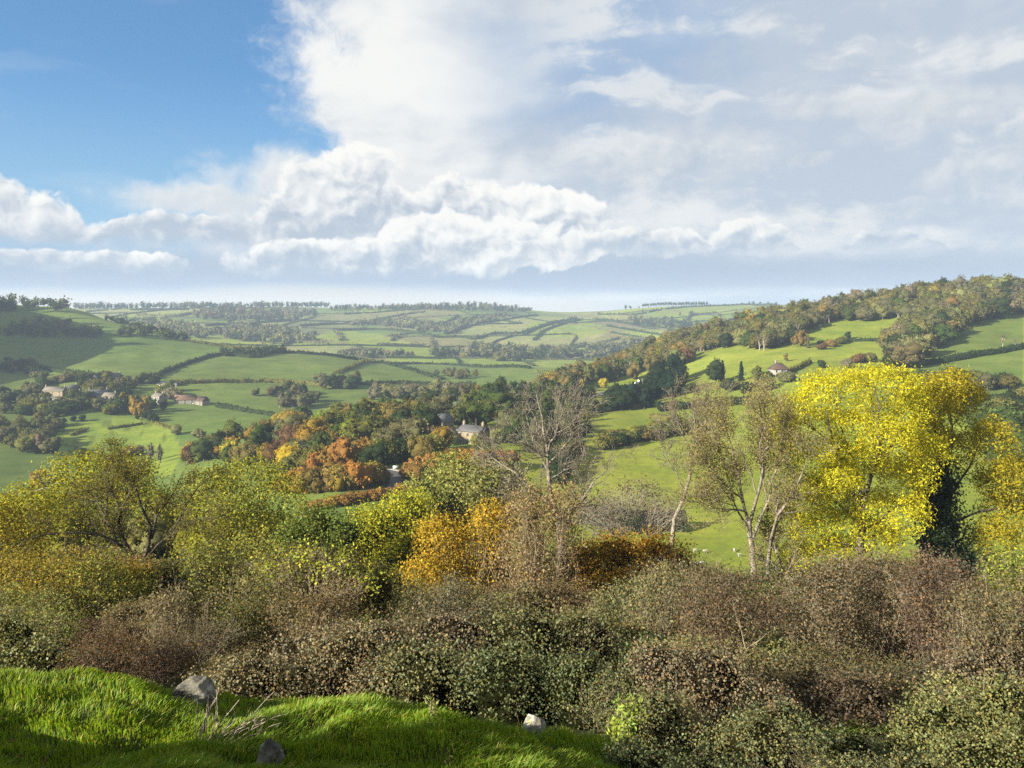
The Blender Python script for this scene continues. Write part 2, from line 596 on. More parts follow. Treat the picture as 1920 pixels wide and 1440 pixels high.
# patchwork of far pastures
cell = np.floor((WX * 0.94 + GY * 0.34) / 170.0 + 3 * (fbm(Pw * 0.002, 2).reshape(GX.shape))) * 17 + np.floor((GY * 0.94 - WX * 0.34) / 230.0) * 31
hsh = np.modf(np.abs(np.sin(cell * 12.9898) * 43758.5453))[0]
far = GY > 1250
for lo, hi, c in ((0, .25, G_MEAD), (.25, .55, G_PALE), (.55, .8, G_LIME * 1.05), (.8, 1.01, G_OLIV)):
    tint[far & (hsh >= lo) & (hsh < hi)] = c
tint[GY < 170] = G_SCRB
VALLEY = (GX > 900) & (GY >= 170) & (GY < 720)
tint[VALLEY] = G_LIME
FIELDS = [
    ([(88, 818), (150, 795), (240, 782), (283, 788), (322, 804), (345, 850), (320, 890), (150, 890)], 400, 700, G_LIME),
    ([(1720, 560), (1920, 560), (1920, 760), (1700, 760)], 360, 760, G_MEAD),
    ([(1038, 663), (1117, 646), (1113, 660), (1073, 675)], 1250, 2600, G_LIME),
    ([(560, 646), (617, 620), (747, 627), (728, 645)], 1250, 2600, G_LIME),
    ([(833, 630), (900, 606), (1000, 592), (1083, 598), (1150, 620), (1100, 642), (960, 652)], 1250, 2700, G_PALE),
    ([(990, 604), (1083, 598), (1150, 620), (1090, 632), (985, 630)], 1250, 2700, G_LIME),
    ([(1112, 597), (1175, 603), (1275, 619), (1275, 624), (1115, 604)], 1250, 2800, BROWN),
    ([(1180, 590), (1270, 573), (1520, 568), (1520, 615), (1290, 612)], 1500, 3200, G_LIME * 0.85),
    ([(700, 616), (780, 585), (830, 585), (800, 620)], 1250, 2700, G_OLIV * 0.9),
    ([(0, 932), (120, 900), (120, 840), (0, 838)], 380, 560, G_MEAD * 0.9),
]
for poly, y0, y1, c in FIELDS:
    m_ = in_poly(GX, PY, poly) & (GY > y0) & (GY < y1)
    tint[m_] = c
nf = fbm(Pw * 0.02 + 9, 4).reshape(GX.shape)
nf2 = fbm(Pw * np.array([0.004, 0.004, 1]) + 31, 3).reshape(GX.shape)
tint *= (0.62 + 0.50 * nf + 0.26 * nf2)[..., None]
tint[..., 0] *= 0.85 + 0.35 * nf2
# trodden sheep paths across the lime pasture by the village
for p0, p1 in (((130, 832), (283, 793)), ((165, 800), (283, 787)), ((283, 795), (262, 815)), ((262, 815), (262, 850)), ((262, 815), (225, 815)), ((305, 800), (312, 850))):
    d0 = np.array(p1, float) - p0
    tt_ = np.clip(((GX - p0[0]) * d0[0] + (PY - p0[1]) * d0[1]) / (d0 @ d0), 0, 1)
    dd = np.hypot(GX - p0[0] - tt_ * d0[0], PY - p0[1] - tt_ * d0[1])
    tint[(dd < 1.3) & (GY > 400) & (GY < 720)] *= 0.55


def new_mat(name):
    m_ = bpy.data.materials.new(name)
    m_.use_nodes = True
    E.nt = m_.node_tree
    E.nt.nodes.clear()
    return m_


def attr(name):
    n = E.nt.nodes.new('ShaderNodeAttribute')
    n.attribute_name = name
    return E(n.outputs['Color'])


def objcolor():
    n = E.nt.nodes.new('ShaderNodeObjectInfo')
    return E(n.outputs['Color']), E(n.outputs['Random'])


def finish(shader):
    o_ = E.nt.nodes.new('ShaderNodeOutputMaterial')
    E.nt.links.new(shader, o_.inputs['Surface'])


def principled(color, rough=0.8, spec=0.2, bump=None, bstr=0.3, bdist=0.02):
    p = E.nt.nodes.new('ShaderNodeBsdfPrincipled')
    if isinstance(color, E):
        E.nt.links.new(color.s, p.inputs['Base Color'])
    else:
        p.inputs['Base Color'].default_value = (*color, 1)
    if isinstance(rough, E):
        E.nt.links.new(rough.s, p.inputs['Roughness'])
    else:
        p.inputs['Roughness'].default_value = rough
    p.inputs['Specular IOR Level'].default_value = spec
    if bump is not None:
        b_ = E.nt.nodes.new('ShaderNodeBump')
        b_.inputs['Strength'].default_value = bstr
        b_.inputs['Distance'].default_value = bdist
        E.nt.links.new(bump.s, b_.inputs['Height'])
        E.nt.links.new(b_.outputs[0], p.inputs['Normal'])
    return p


def position():
    n = E.nt.nodes.new('ShaderNodeNewGeometry')
    return E(n.outputs['Position'])


def leaf_material(name, transl=0.35, spec=0.0, rough=0.5, var=0.25):
    """leaf colour = object colour x per-leaf tint; light also comes through the blade"""
    m_ = new_mat(name)
    oc, rnd = objcolor()
    c = mixc(1.0, oc, attr('tint'), 'MULTIPLY')
    if spec > 0:
        dsh = principled(c, rough, spec).outputs[0]
    else:
        dn = E.nt.nodes.new('ShaderNodeBsdfDiffuse')
        E.nt.links.new(c.s, dn.inputs[0])
        dsh = dn.outputs[0]
    tr = E.nt.nodes.new('ShaderNodeBsdfTranslucent')
    ct = mixc(1.0, c, (1.15, 1.1, 0.6), 'MULTIPLY')
    E.nt.links.new(ct.s, tr.inputs[0])
    mx = E.nt.nodes.new('ShaderNodeMixShader')
    mx.inputs[0].default_value = transl
    E.nt.links.new(dsh, mx.inputs[1])
    E.nt.links.new(tr.outputs[0], mx.inputs[2])
    finish(mx.outputs[0])
    return m_


M = {}
M['leaf'] = leaf_material('leaf', 0.35)
M['leaf_thin'] = leaf_material('leaf_thin', 0.5)
M['leaf_gloss'] = leaf_material('leaf_gloss', 0.25, 0.22, 0.55)
m_ = M['ground'] = new_mat('pasture_and_earth')
P_ = position()
t1 = noise(P_, 0.35, 5.0, 0.6)
t2 = noise(P_, 7.0, 3.0, 0.6)
t3 = noise(P_, 0.05, 4.0, 0.6)
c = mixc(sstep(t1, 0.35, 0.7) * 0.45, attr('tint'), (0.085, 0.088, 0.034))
c = mixc(1.0, c, mixc(sstep(t3, 0.3, 0.7), (0.80, 0.86, 0.80), (1.22, 1.12, 1.1)), 'MULTIPLY')
c = mixc(1.0, c, mixc(t2, (0.72, 0.74, 0.70), (1.25, 1.22, 1.2)), 'MULTIPLY')
finish(principled(c, 0.95, 0.05, bump=t2 * 0.5 + t1, bstr=0.5, bdist=0.25).outputs[0])


def bark(name, a, b, scale=6.0):
    m_ = new_mat(name)
    P_ = position()
    n_ = noise(vmath('MULTIPLY', P_, (1.0, 1.0, 0.35)), scale, 4.0, 0.65)
    finish(principled(mixc(sstep(n_, 0.3, 0.7), a, b), 0.9, 0.1, bump=n_, bstr=0.6, bdist=0.03).outputs[0])
    return m_


M['bark'] = bark('bark', (0.045, 0.038, 0.028), (0.16, 0.14, 0.105))
M['bark_pale'] = bark('bark_pale', (0.13, 0.11, 0.08), (0.36, 0.32, 0.25))
M['bark_grey'] = bark('bark_grey', (0.075, 0.065, 0.05), (0.24, 0.21, 0.165))
M['bark_dark'] = bark('bark_dark', (0.022, 0.018, 0.013), (0.085, 0.072, 0.055))
M['stem_dry'] = bark('stem_dry', (0.13, 0.10, 0.068), (0.28, 0.23, 0.165), 12.0)
M['stem_red'] = bark('stem_red', (0.070, 0.046, 0.036), (0.17, 0.125, 0.095), 12.0)

quads = []
nr, nc = GX.shape
idx = np.arange(nr * nc).reshape(nr, nc)
quads = np.stack([idx[:-1, :-1], idx[:-1, 1:], idx[1:, 1:], idx[1:, :-1]], -1).reshape(-1, 4)
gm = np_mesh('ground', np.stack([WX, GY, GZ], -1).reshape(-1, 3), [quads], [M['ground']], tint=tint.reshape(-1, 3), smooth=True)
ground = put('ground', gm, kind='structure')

# ------------------------------------------------------------------ vegetation tools
def rand_dirs(n):
    return unit(rng.normal(size=(n, 3)))


def leaf_quads(C, N, L, W, droop=0.0, fold=0.25):
    """rhombic leaf blades at C facing roughly N"""
    n = len(C)
    t_ = unit(np.cross(N, rand_dirs(n)))
    t_[:, 2] -= droop
    t_ = unit(t_)
    b_ = unit(np.cross(N, t_))
    nn = np.cross(t_, b_)
    L = np.broadcast_to(np.asarray(L, float), (n,))[:, None]
    W = np.broadcast_to(np.asarray(W, float), (n,))[:, None]
    V = np.stack([C - t_ * L / 2, C + b_ * W / 2 + nn * W * fold - t_ * L * 0.06, C + t_ * L / 2, C - b_ * W / 2 + nn * W * fold - t_ * L * 0.06], 1)
    return V.reshape(-1, 3), np.arange(4 * n).reshape(n, 4)


def leaf_tint(n, var=0.25, hue=0.08):
    v = 1 + rng.uniform(-var, var, n)
    h = rng.normal(0, hue, n)
    c = np.stack([v * (1 + h), v, v * (1 - h)], 1)
    return np.repeat(np.clip(c, 0.05, 3), 4, axis=0)


def clumps_on(lobes, per_area, spread, shell=(0.72, 1.02), up_bias=0.25):
    """clump centres on the shells of ellipsoid lobes; returns centres and outward normals"""
    Cs, Ns = [], []
    L = np.asarray(lobes, float)
    for i, (cx, cy, cz, rx, ry, rz) in enumerate(L):
        area = 4 * math.pi * ((rx * ry) ** 1.6 / 3 + (rx * rz) ** 1.6 / 3 + (ry * rz) ** 1.6 / 3) ** (1 / 1.6)
        n = max(3, int(area * per_area))
        d_ = rand_dirs(n)
        d_[:, 2] = np.where((d_[:, 2] < -0.3) & (rng.random(n) < up_bias * 2), -d_[:, 2], d_[:, 2])
        r_ = rng.uniform(*shell, n)[:, None]
        p = np.array([cx, cy, cz]) + d_ * np.array([rx, ry, rz]) * r_
        nrm = unit(d_ / np.array([rx, ry, rz]))
        ok = np.ones(n, bool)
        for j, (ax, ay, az_, bx, by, bz) in enumerate(L):
            if j != i:
                q = ((p - [ax, ay, az_]) / [bx, by, bz])
                ok &= (q ** 2).sum(1) > 0.62
        Cs.append(p[ok]); Ns.append(nrm[ok])
    return np.concatenate(Cs), np.concatenate(Ns)


def leaves_on(mb, lobes, n_leaves, L, W, clump=0.25, per=14, droop=0.2, var=0.28, hue=0.08, shell=(0.72, 1.02), mat=0, nmix=0.9):
    C, N = clumps_on(lobes, 1.0, 0)
    area = len(C)
    nc_ = max(8, n_leaves // per)
    C, N = clumps_on(lobes, nc_ / max(area, 1), 0, shell)
    k = rng.integers(0, len(C), n_leaves)
    off = rng.normal(size=(n_leaves, 3)) * clump
    P = C[k] + off
    Nn = unit(N[k] + nmix * rng.normal(size=(n_leaves, 3)) + np.array([0, 0, 0.15]))
    sc = rng.uniform(0.5, 1.4, n_leaves)
    V, Q = leaf_quads(P, Nn, L * sc, W * sc, droop)
    cv = rng.normal(1, 0.12, len(C))[k]
    mb.add(V, Q, tint=leaf_tint(n_leaves, var, hue) * np.repeat(cv, 4)[:, None], mat=mat)
    return C


def blob(mb, lobe, shrink=0.8, tint=0.6, nu=9, nv=6, mat=0, rough=0.18):
    cx, cy, cz, rx, ry, rz = lobe
    u = np.linspace(0, 2 * math.pi, nu, endpoint=False)
    v = np.linspace(-math.pi / 2 + 0.25, math.pi / 2 - 0.25, nv)
    uu, vv = np.meshgrid(u, v)
    d_ = np.stack([np.cos(uu) * np.cos(vv), np.sin(uu) * np.cos(vv), np.sin(vv)], -1).reshape(-1, 3)
    r_ = shrink * (1 + rough * rng.normal(size=len(d_)).clip(-1.6, 1.6))
    V = np.array([cx, cy, cz]) + d_ * np.array([rx, ry, rz]) * r_[:, None]
    q = []
    for j in range(nv - 1):
        for i in range(nu):
            q.append((j * nu + i, j * nu + (i + 1) % nu, (j + 1) * nu + (i + 1) % nu, (j + 1) * nu + i))
    V = np.concatenate([V, [V[:nu].mean(0) - [0, 0, rz * 0.05]], [V[-nu:].mean(0) + [0, 0, rz * 0.05]]])
    t_ = [(nu * nv, (i + 1) % nu, i) for i in range(nu)] + [(nu * nv + 1, (nv - 1) * nu + i, (nv - 1) * nu + (i + 1) % nu) for i in range(nu)]
    mb.add(V, q, t_, tint=tint, mat=mat)


def tubes(mb, P, Rr, sides=5, mat=0, tint=1.0):
    """P (N,K,3) polylines, Rr (N,K) radii"""
    P = np.asarray(P, float); Rr = np.asarray(Rr, float)
    N, K_, _ = P.shape
    T = unit(np.gradient(P, axis=1))
    ref = np.where(np.abs(T[..., 2:3]) > 0.9, np.array([1.0, 0, 0]), np.array([0, 0, 1.0]))
    A_ = unit(np.cross(T, ref)); B_ = np.cross(T, A_)
    th = np.linspace(0, 2 * math.pi, sides, endpoint=False)
    V = P[:, :, None, :] + Rr[:, :, None, None] * (A_[:, :, None, :] * np.cos(th)[:, None] + B_[:, :, None, :] * np.sin(th)[:, None])
    idx = np.arange(N * K_ * sides).reshape(N, K_, sides)
    a_ = idx[:, :-1, :]; b_ = idx[:, 1:, :]
    q = np.stack([a_, np.roll(a_, -1, 2), np.roll(b_, -1, 2), b_], -1).reshape(-1, 4)
    mb.add(V.reshape(-1, 3), q, tint=tint, mat=mat)


def grow(P, Rr, n, lo, hi, length, angle, up, wander, K_, rr=0.55, shrink_len=True):
    """side shoots from the polylines P"""
    N, Kp, _ = P.shape
    idx = np.repeat(np.arange(N), n)
    m = len(idx)
    t_ = rng.uniform(lo, hi, m) * (Kp - 1)
    i = np.minimum(t_.astype(int), Kp - 2); f = (t_ - i)[:, None]
    p0 = P[idx, i] * (1 - f) + P[idx, i + 1] * f
    r0 = Rr[idx, i] * (1 - f[:, 0]) + Rr[idx, i + 1] * f[:, 0]
    T = unit(P[idx, i + 1] - P[idx, i])
    perp = unit(np.cross(T, rand_dirs(m)))
    a = rng.normal(angle, angle * 0.3, m)[:, None]
    d_ = unit(T * np.cos(a) + perp * np.sin(a) + np.array([0, 0, up]))
    ln = rng.uniform(*length, m)
    if shrink_len:
        ln = ln * (1.15 - 0.55 * t_ / (Kp - 1))
    st_ = (ln / (K_ - 1))[:, None]
    out_ = [p0]
    for k in range(K_ - 1):
        d_ = unit(d_ + wander * rng.normal(size=(m, 3)) + np.array([0, 0, up * 0.3]))
        out_.append(out_[-1] + d_ * st_)
    Pc = np.stack(out_, 1)
    taper = np.linspace(1, 0.3, K_)
    Rc = (r0 * rr)[:, None] * taper
    return Pc, Rc


def poly3(base, Y, plist, rad, K_=7, dz=0.0, depth=None):
    """a limb traced in the photograph: pixel polyline laid in the tree's own depth, local to base"""
    q = np.array([pix(a, b, Y) for a, b in plist]) - base
    s_ = np.concatenate([[0], np.cumsum(np.linalg.norm(np.diff(q, axis=0), axis=1))])
    tt = np.linspace(0, s_[-1], K_)
    P = np.stack([np.interp(tt, s_, q[:, i]) for i in range(3)], 1)
    dy = (rng.normal() * 0.35 if depth is None else depth) * s_[-1]
    P[:, 1] += dy * np.linspace(0, 1, K_) ** 1.3
    P[1:-1] += rng.normal(size=(K_ - 2, 3)) * s_[-1] * 0.012
    return P, np.linspace(rad[0], rad[1], K_)


def lobes_px(base, Y, lst, deep=0.8, jit=0.5):
    """crown lobes read off the photograph (px, py, rx, ry in pixels) given depth at the tree's distance"""
    r_ = []
    for (a, b, rx, ry, *rest) in lst:
        c_ = pix(a, b, Y) - base
        sx, sy = rx * Y / F, ry * Y / F
        dyy = rest[0] if rest else rng.normal() * jit * sx
        r_.append((c_[0], c_[1] + dyy, c_[2], sx, sx * deep, sy))
    return np.array(r_)


# ------------------------------------------------------------------ tree patterns for the middle and far distance (unit height)
def proto_round(nl, width, trunk_h, nlobes, leaf, seed_tall=1.0, core=True, droop=0.1, lowcore=False):
    cr, tr = MB(), MB()
    lobes = []
    hz_ = (1 - trunk_h) / 2
    cz0 = trunk_h + hz_
    for i in range(nlobes):
        d_ = rand_dirs(1)[0]
        rad = rng.uniform(0.25, 0.74)
        c_ = np.array([d_[0] * width / 2 * rad, d_[1] * width / 2 * rad, cz0 + d_[2] * hz_ * rad])
        # narrower toward the top
        s_ = rng.uniform(0.26, 0.56)
        lobes.append((*c_, s_ * width / 2 * 1.05, s_ * width / 2 * 1.05, s_ * hz_ * 0.95))
    lobes.append((0, 0, cz0, width * 0.32, width * 0.32, hz_ * 0.75))
    lobes = np.array(lobes)
    if core:
        for l_ in lobes:
            blob(cr, l_, 0.80, 0.7, *((7, 4) if lowcore else (9, 6)))  # inner core tinted darker, painting shade into the crown
    leaves_on(cr, lobes, nl, leaf, leaf * 0.8, clump=leaf * 0.75, per=7, droop=droop, var=0.38, shell=(0.82, 1.14))
    z = np.linspace(-0.02, cz0, 5)
    tr_p = np.stack([rng.normal(0, 0.008, 5), rng.normal(0, 0.008, 5), z], 1)
    P = tr_p[None]; Rr = np.linspace(0.032, 0.012, 5)[None]
    tubes(tr, P, Rr, 6)
    Pc, Rc = grow(P, Rr, 7, 0.45, 0.95, (0.25, 0.42), 0.7, 0.2, 0.15, 4)
    tubes(tr, Pc, Rc, 4)
    return cr, tr


def proto_bare(nl, width, trunk_h, leaf):
    """thinly leaved twiggy tree"""
    cr, tr = MB(), MB()
    z = np.linspace(-0.02, 0.6, 6)
    P = np.stack([rng.normal(0, 0.012, 6), rng.normal(0, 0.012, 6), z], 1)[None]
    Rr = np.linspace(0.028, 0.012, 6)[None]
    tubes(tr, P, Rr, 5)
    P1, R1 = grow(P, Rr, 10, 0.3, 1.0, (0.3, 0.5), 0.65, 0.35, 0.12, 5, 0.6)
    tubes(tr, P1, R1, 4)
    P2, R2 = grow(P1, R1, 6, 0.2, 1.0, (0.12, 0.24), 0.6, 0.25, 0.15, 4, 0.6)
    tubes(tr, P2, R2, 3)
    P3, R3 = grow(P2, R2, 4, 0.2, 1.0, (0.06, 0.13), 0.6, 0.2, 0.15, 3, 0.8)
    R3 = np.maximum(R3, 0.0016)
    tubes(cr, P3, R3, 3, tint=0.9)
    k = rng.integers(0, len(P3), nl)
    V, Q = leaf_quads(P3[k, rng.integers(0, 3, nl)] + rng.normal(size=(nl, 3)) * leaf * 0.5, rand_dirs(nl), leaf * rng.uniform(.7, 1.2, nl), leaf * 0.7)
    cr.add(V, Q, tint=leaf_tint(nl))
    return cr, tr


def proto_cone(nl, width, leaf):
    cr, tr = MB(), MB()
    for k in range(nl // 14):
        t_ = rng.random() ** 0.75
        r_ = width / 2 * (1 - t_) ** 0.85 * rng.uniform(0.75, 1.1) + 0.01
        a = rng.uniform(0, 2 * math.pi)
        s_ = np.linspace(0.35, 1, 14)[:, None]
        base_ = np.array([math.cos(a) * r_, math.sin(a) * r_, 0.0])
        P = base_ * s_ + np.array([0, 0, 0.05 + t_ * 0.93]) + np.array([0, 0, -0.25 * r_]) * s_ ** 2 + rng.normal(size=(14, 3)) * 0.012
        N_ = np.array([math.cos(a) * 0.5, math.sin(a) * 0.5, 0.8]) + 0.5 * rng.normal(size=(14, 3))
        V, Q = leaf_quads(P, unit(N_), leaf * 1.3, leaf * 0.7, 0.3)
        cr.add(V, Q, tint=leaf_tint(14, 0.3))
    for t_ in np.linspace(0.05, 0.85, 7):
        blob(cr, (0, 0, t_ + 0.05, width / 2 * (1 - t_) * 0.8, width / 2 * (1 - t_) * 0.8, 0.12), 0.85, 0.45, 7, 4)  # dark-tinted core paints the shade inside the cone
    tubes(tr, np.array([[[0, 0, -0.02], [0, 0, 0.4], [0, 0, 0.95]]]), np.array([[0.022, 0.014, 0.003]]), 6)
    return cr, tr


def proto_bush(nl, leaf, nlobes=6, lowcore=False):
    cr, tr = MB(), MB()
    lobes = []
    for i in range(nlobes):
        a = rng.uniform(0, 2 * math.pi); r_ = rng.uniform(0.1, 0.55)
        s_ = rng.uniform(0.3, 0.48)
        lobes.append((math.cos(a) * r_, math.sin(a) * r_, rng.uniform(0.28, 0.62), s_ * 1.15, s_ * 1.15, s_ * 0.85))
    lobes.append((0, 0, 0.3, 0.7, 0.7, 0.42))
    lobes = np.array(lobes)
    for l_ in lobes:
        blob(cr, l_, 0.82, 0.7, *((7, 4) if lowcore else (9, 6)))  # core tinted darker, painting shade behind the leaves
    leaves_on(cr, lobes, nl, leaf, leaf * 0.8, clump=leaf * 0.5, per=7, shell=(0.85, 1.06))
    P = np.zeros((5, 4, 3))
    a = rng.uniform(0, 6.28, 5)
    for k, t_ in enumerate((0, 0.33, 0.66, 1)):
        P[:, k] = np.stack([np.cos(a) * 0.3 * t_, np.sin(a) * 0.3 * t_, np.full(5, -0.05 + 0.55 * t_)], 1)
    tubes(tr, P, np.full((5, 4), 0.02), 4)
    return cr, tr


def pattern(kind, cr, tr, bark_='bark'):
    a = cr.mesh(kind + '_crown', [M['leaf']])
    b = tr.mesh(kind + '_trunk', [M[bark_]])
    # joined version for trees too far to show their trunk apart
    j = MB()
    for mb, mi in ((cr, 0), (tr, 1)):
        off = 0
        Vv = np.concatenate(mb.V); Tt = np.concatenate(mb.tint)
        j.add(Vv, np.concatenate(mb.Q) if mb.Q else None, np.concatenate(mb.T) if mb.T else None, tint=Tt, mat=mi)
    c_ = j.mesh(kind + '_whole', [M['leaf'], M[bark_]])
    return {'crown': a, 'trunk': b, 'whole': c_, 'mb': cr}


PT = {}
PT['round'] = [pattern('round', *proto_round(1500, w, th, nl_ + 3, 0.042)) for w, th, nl_ in ((0.95, 0.05, 8), (1.05, 0.03, 12), (0.85, 0.06, 7), (1.2, 0.02, 11), (0.9, 0.08, 6), (1.1, 0.04, 9), (1.0, 0.03, 14))]
PT['tall'] = [pattern('tall', *proto_round(1400, w, 0.04, 12, 0.04)) for w in (0.5, 0.6)]
PT['poplar'] = [pattern('poplar', *proto_round(700, 0.26, 0.05, 12, 0.04))]
PT['bare'] = [pattern('bare', *proto_bare(700, 0.7, 0.2, 0.028), bark_='bark_pale') for _ in range(3)]
PT['cone'] = [pattern('cone', *proto_cone(1000, w, 0.05)) for w in (0.42, 0.55)]
PT['bush'] = [pattern('bush', *proto_bush(650, 0.11)) for _ in range(3)]
PT['far'] = [pattern('far', *proto_round(80, w, 0.02, 3, 0.17, lowcore=True)) for w in (0.95, 1.2, 0.8)]
PT['farbush'] = [pattern('farbush', *proto_bush(50, 0.3, 2, lowcore=True)) for _ in range(2)]
PT['pine'] = [pattern('pine', *proto_round(120, 0.62, 0.42, 4, 0.13, lowcore=True))]

LEAFC = dict(
    green=(0.066, 0.092, 0.020), deep=(0.030, 0.046, 0.016), olive=(0.122, 0.118, 0.030), gold=(0.255, 0.185, 0.026), orange=(0.260, 0.140, 0.036),
    rust=(0.135, 0.076, 0.036), yellow=(0.360, 0.290, 0.026), lime=(0.165, 0.185, 0.026), drab=(0.122, 0.120, 0.052), tan=(0.170, 0.146, 0.085),
    conifer=(0.017, 0.033, 0.018), copper=(0.090, 0.052, 0.042), pale=(0.185, 0.182, 0.065), ochre=(0.180, 0.136, 0.040))
WORD = dict(green='green', deep='dark green', olive='olive', gold='golden', orange='orange', rust='rust-brown', yellow='bright yellow', lime='lime green',
            drab='grey-green', tan='pale tan', conifer='near-black', copper='copper-brown', pale='pale green', ochre='ochre')
SHAPE = dict(round='broad', tall='upright', poplar='columnar', bare='twiggy half-bare', cone='conical', bush='low bushy', far='round-topped', farbush='low', pine='flat-topped')
NAME = dict(round='broadleaf_tree', tall='broadleaf_tree', poplar='poplar_tree', bare='half_bare_tree', cone='conifer_tree', bush='shrub', far='broadleaf_tree', farbush='shrub', pine='pine_tree')
CAT = dict(bush='shrub', farbush='shrub')
SPECIES = dict(olive='olive_broadleaf_tree', green='green_broadleaf_tree', deep='dark_broadleaf_tree', drab='ash_tree', pale='pale_broadleaf_tree', lime='lime_green_tree', tan='willow_tree', gold='field_maple_tree', yellow='field_maple_tree', orange='beech_tree', rust='beech_tree', copper='beech_tree', ochre='beech_tree', conifer='yew_tree')  # names go by leaf colour alone; the tree patterns are generic
count_trees = 0
STUFF = {}


def plant(kind, colour, p, h, where, group, parts=None, wid=1.0, label=None, sink=0.03):
    """one tree or shrub of a pattern standing on the ground at p"""
    global count_trees
    count_trees += 1
    pat = PT[kind][rng.integers(0, len(PT[kind]))]
    c = np.array(LEAFC[colour]) * rng.uniform(0.82, 1.18) * (1 + rng.normal(0, 0.05, 3))
    c = tuple(np.clip(c, 0.01, 0.8))
    if parts is None:
        parts = p[1] < 480
    lab = label or f"{WORD[colour]} {SHAPE[kind]} {'shrub' if kind in CAT else 'tree'} {where}"
    loc = (p[0], p[1], p[2] - h * sink)
    rz = rng.uniform(0, 6.28)
    sc = (h * wid, h * wid, h)
    nm = SPECIES[colour] if kind in ('round', 'tall', 'far') else NAME[kind]
    if nm == 'ash_tree' and kind == 'far':
        nm = 'grey_green_tree'  # same generic pattern, only named apart when far off
    grp = f"{WORD[colour]} {SHAPE[kind]} ones {group}"
    if parts:
        r_ = thing(nm, lab, CAT.get(kind, 'tree'), loc, rz, sc, grp)
        put('trunk' if kind not in CAT else 'stems', pat['trunk'], r_)
        put('crown' if kind not in CAT else 'foliage', pat['crown'], r_, color=c)
    else:
        r_ = tag(put(nm, pat['whole'], None, loc, rz, sc, color=c), lab, CAT.get(kind, 'tree'), grp)
    return r_


def pick(d_):
    ks = list(d_.keys()); w = np.array([d_[k] for k in ks], float)
    return ks[rng.choice(len(ks), p=w / w.sum())]


def wood(poly, n, hr, kinds, colours, where, group, ymin=130.0, ymax=5500.0, gap=5.0, parts=None, wid=(0.95, 1.25), stuff=None):
    """trees whose feet stand inside a patch of ground outlined in the photograph"""
    xs = [p[0] for p in poly]; ys = [p[1] for p in poly]
    done = []
    tries = 0
    while len(done) < n and tries < n * 40:
        tries += 1
        a, b = rng.uniform(min(xs), max(xs)), rng.uniform(min(ys), max(ys))
        if not in_poly(np.array([a]), np.array([b]), poly)[0]:
            continue
        if not clear_of(a, b):
            continue
        if any((a - q[0]) ** 2 + ((b - q[1]) * 2.0) ** 2 < gap * gap for q in done):
            continue
        done.append((a, b))
        if stuff:
            far_tree(stuff, pick(kinds), pick(colours), spot(a, b, ymin, ymax), rng.uniform(*hr), rng.uniform(*wid))
            continue
        plant(pick(kinds), pick(colours), spot(a, b, ymin, ymax), rng.uniform(*hr), where, group, parts, rng.uniform(*wid))


def far_tree(key, kind, colour, p, h, wid):
    """a tree of a far-off wood that reads as one mass"""
    pat = PT[kind][rng.integers(0, len(PT[kind]))]['mb']
    a = rng.uniform(0, 6.28)
    c = np.array(LEAFC[colour]) * rng.uniform(0.8, 1.2)
    Rm = np.array([[math.cos(a), -math.sin(a), 0], [math.sin(a), math.cos(a), 0], [0, 0, 1]])
    V = np.concatenate(pat.V) @ Rm.T * np.array([h * wid, h * wid, h]) + np.array(p) - [0, 0, h * 0.03]
    STUFF.setdefault(key, MB()).add(V, np.concatenate(pat.Q), np.concatenate(pat.T), tint=np.concatenate(pat.tint) * c)


def far_woods():
    for key, mb in STUFF.items():
        o = put('far_wood', mb.mesh('far_wood', [M['leaf']]), kind='stuff', color=(1, 1, 1))
        o['label'] = key


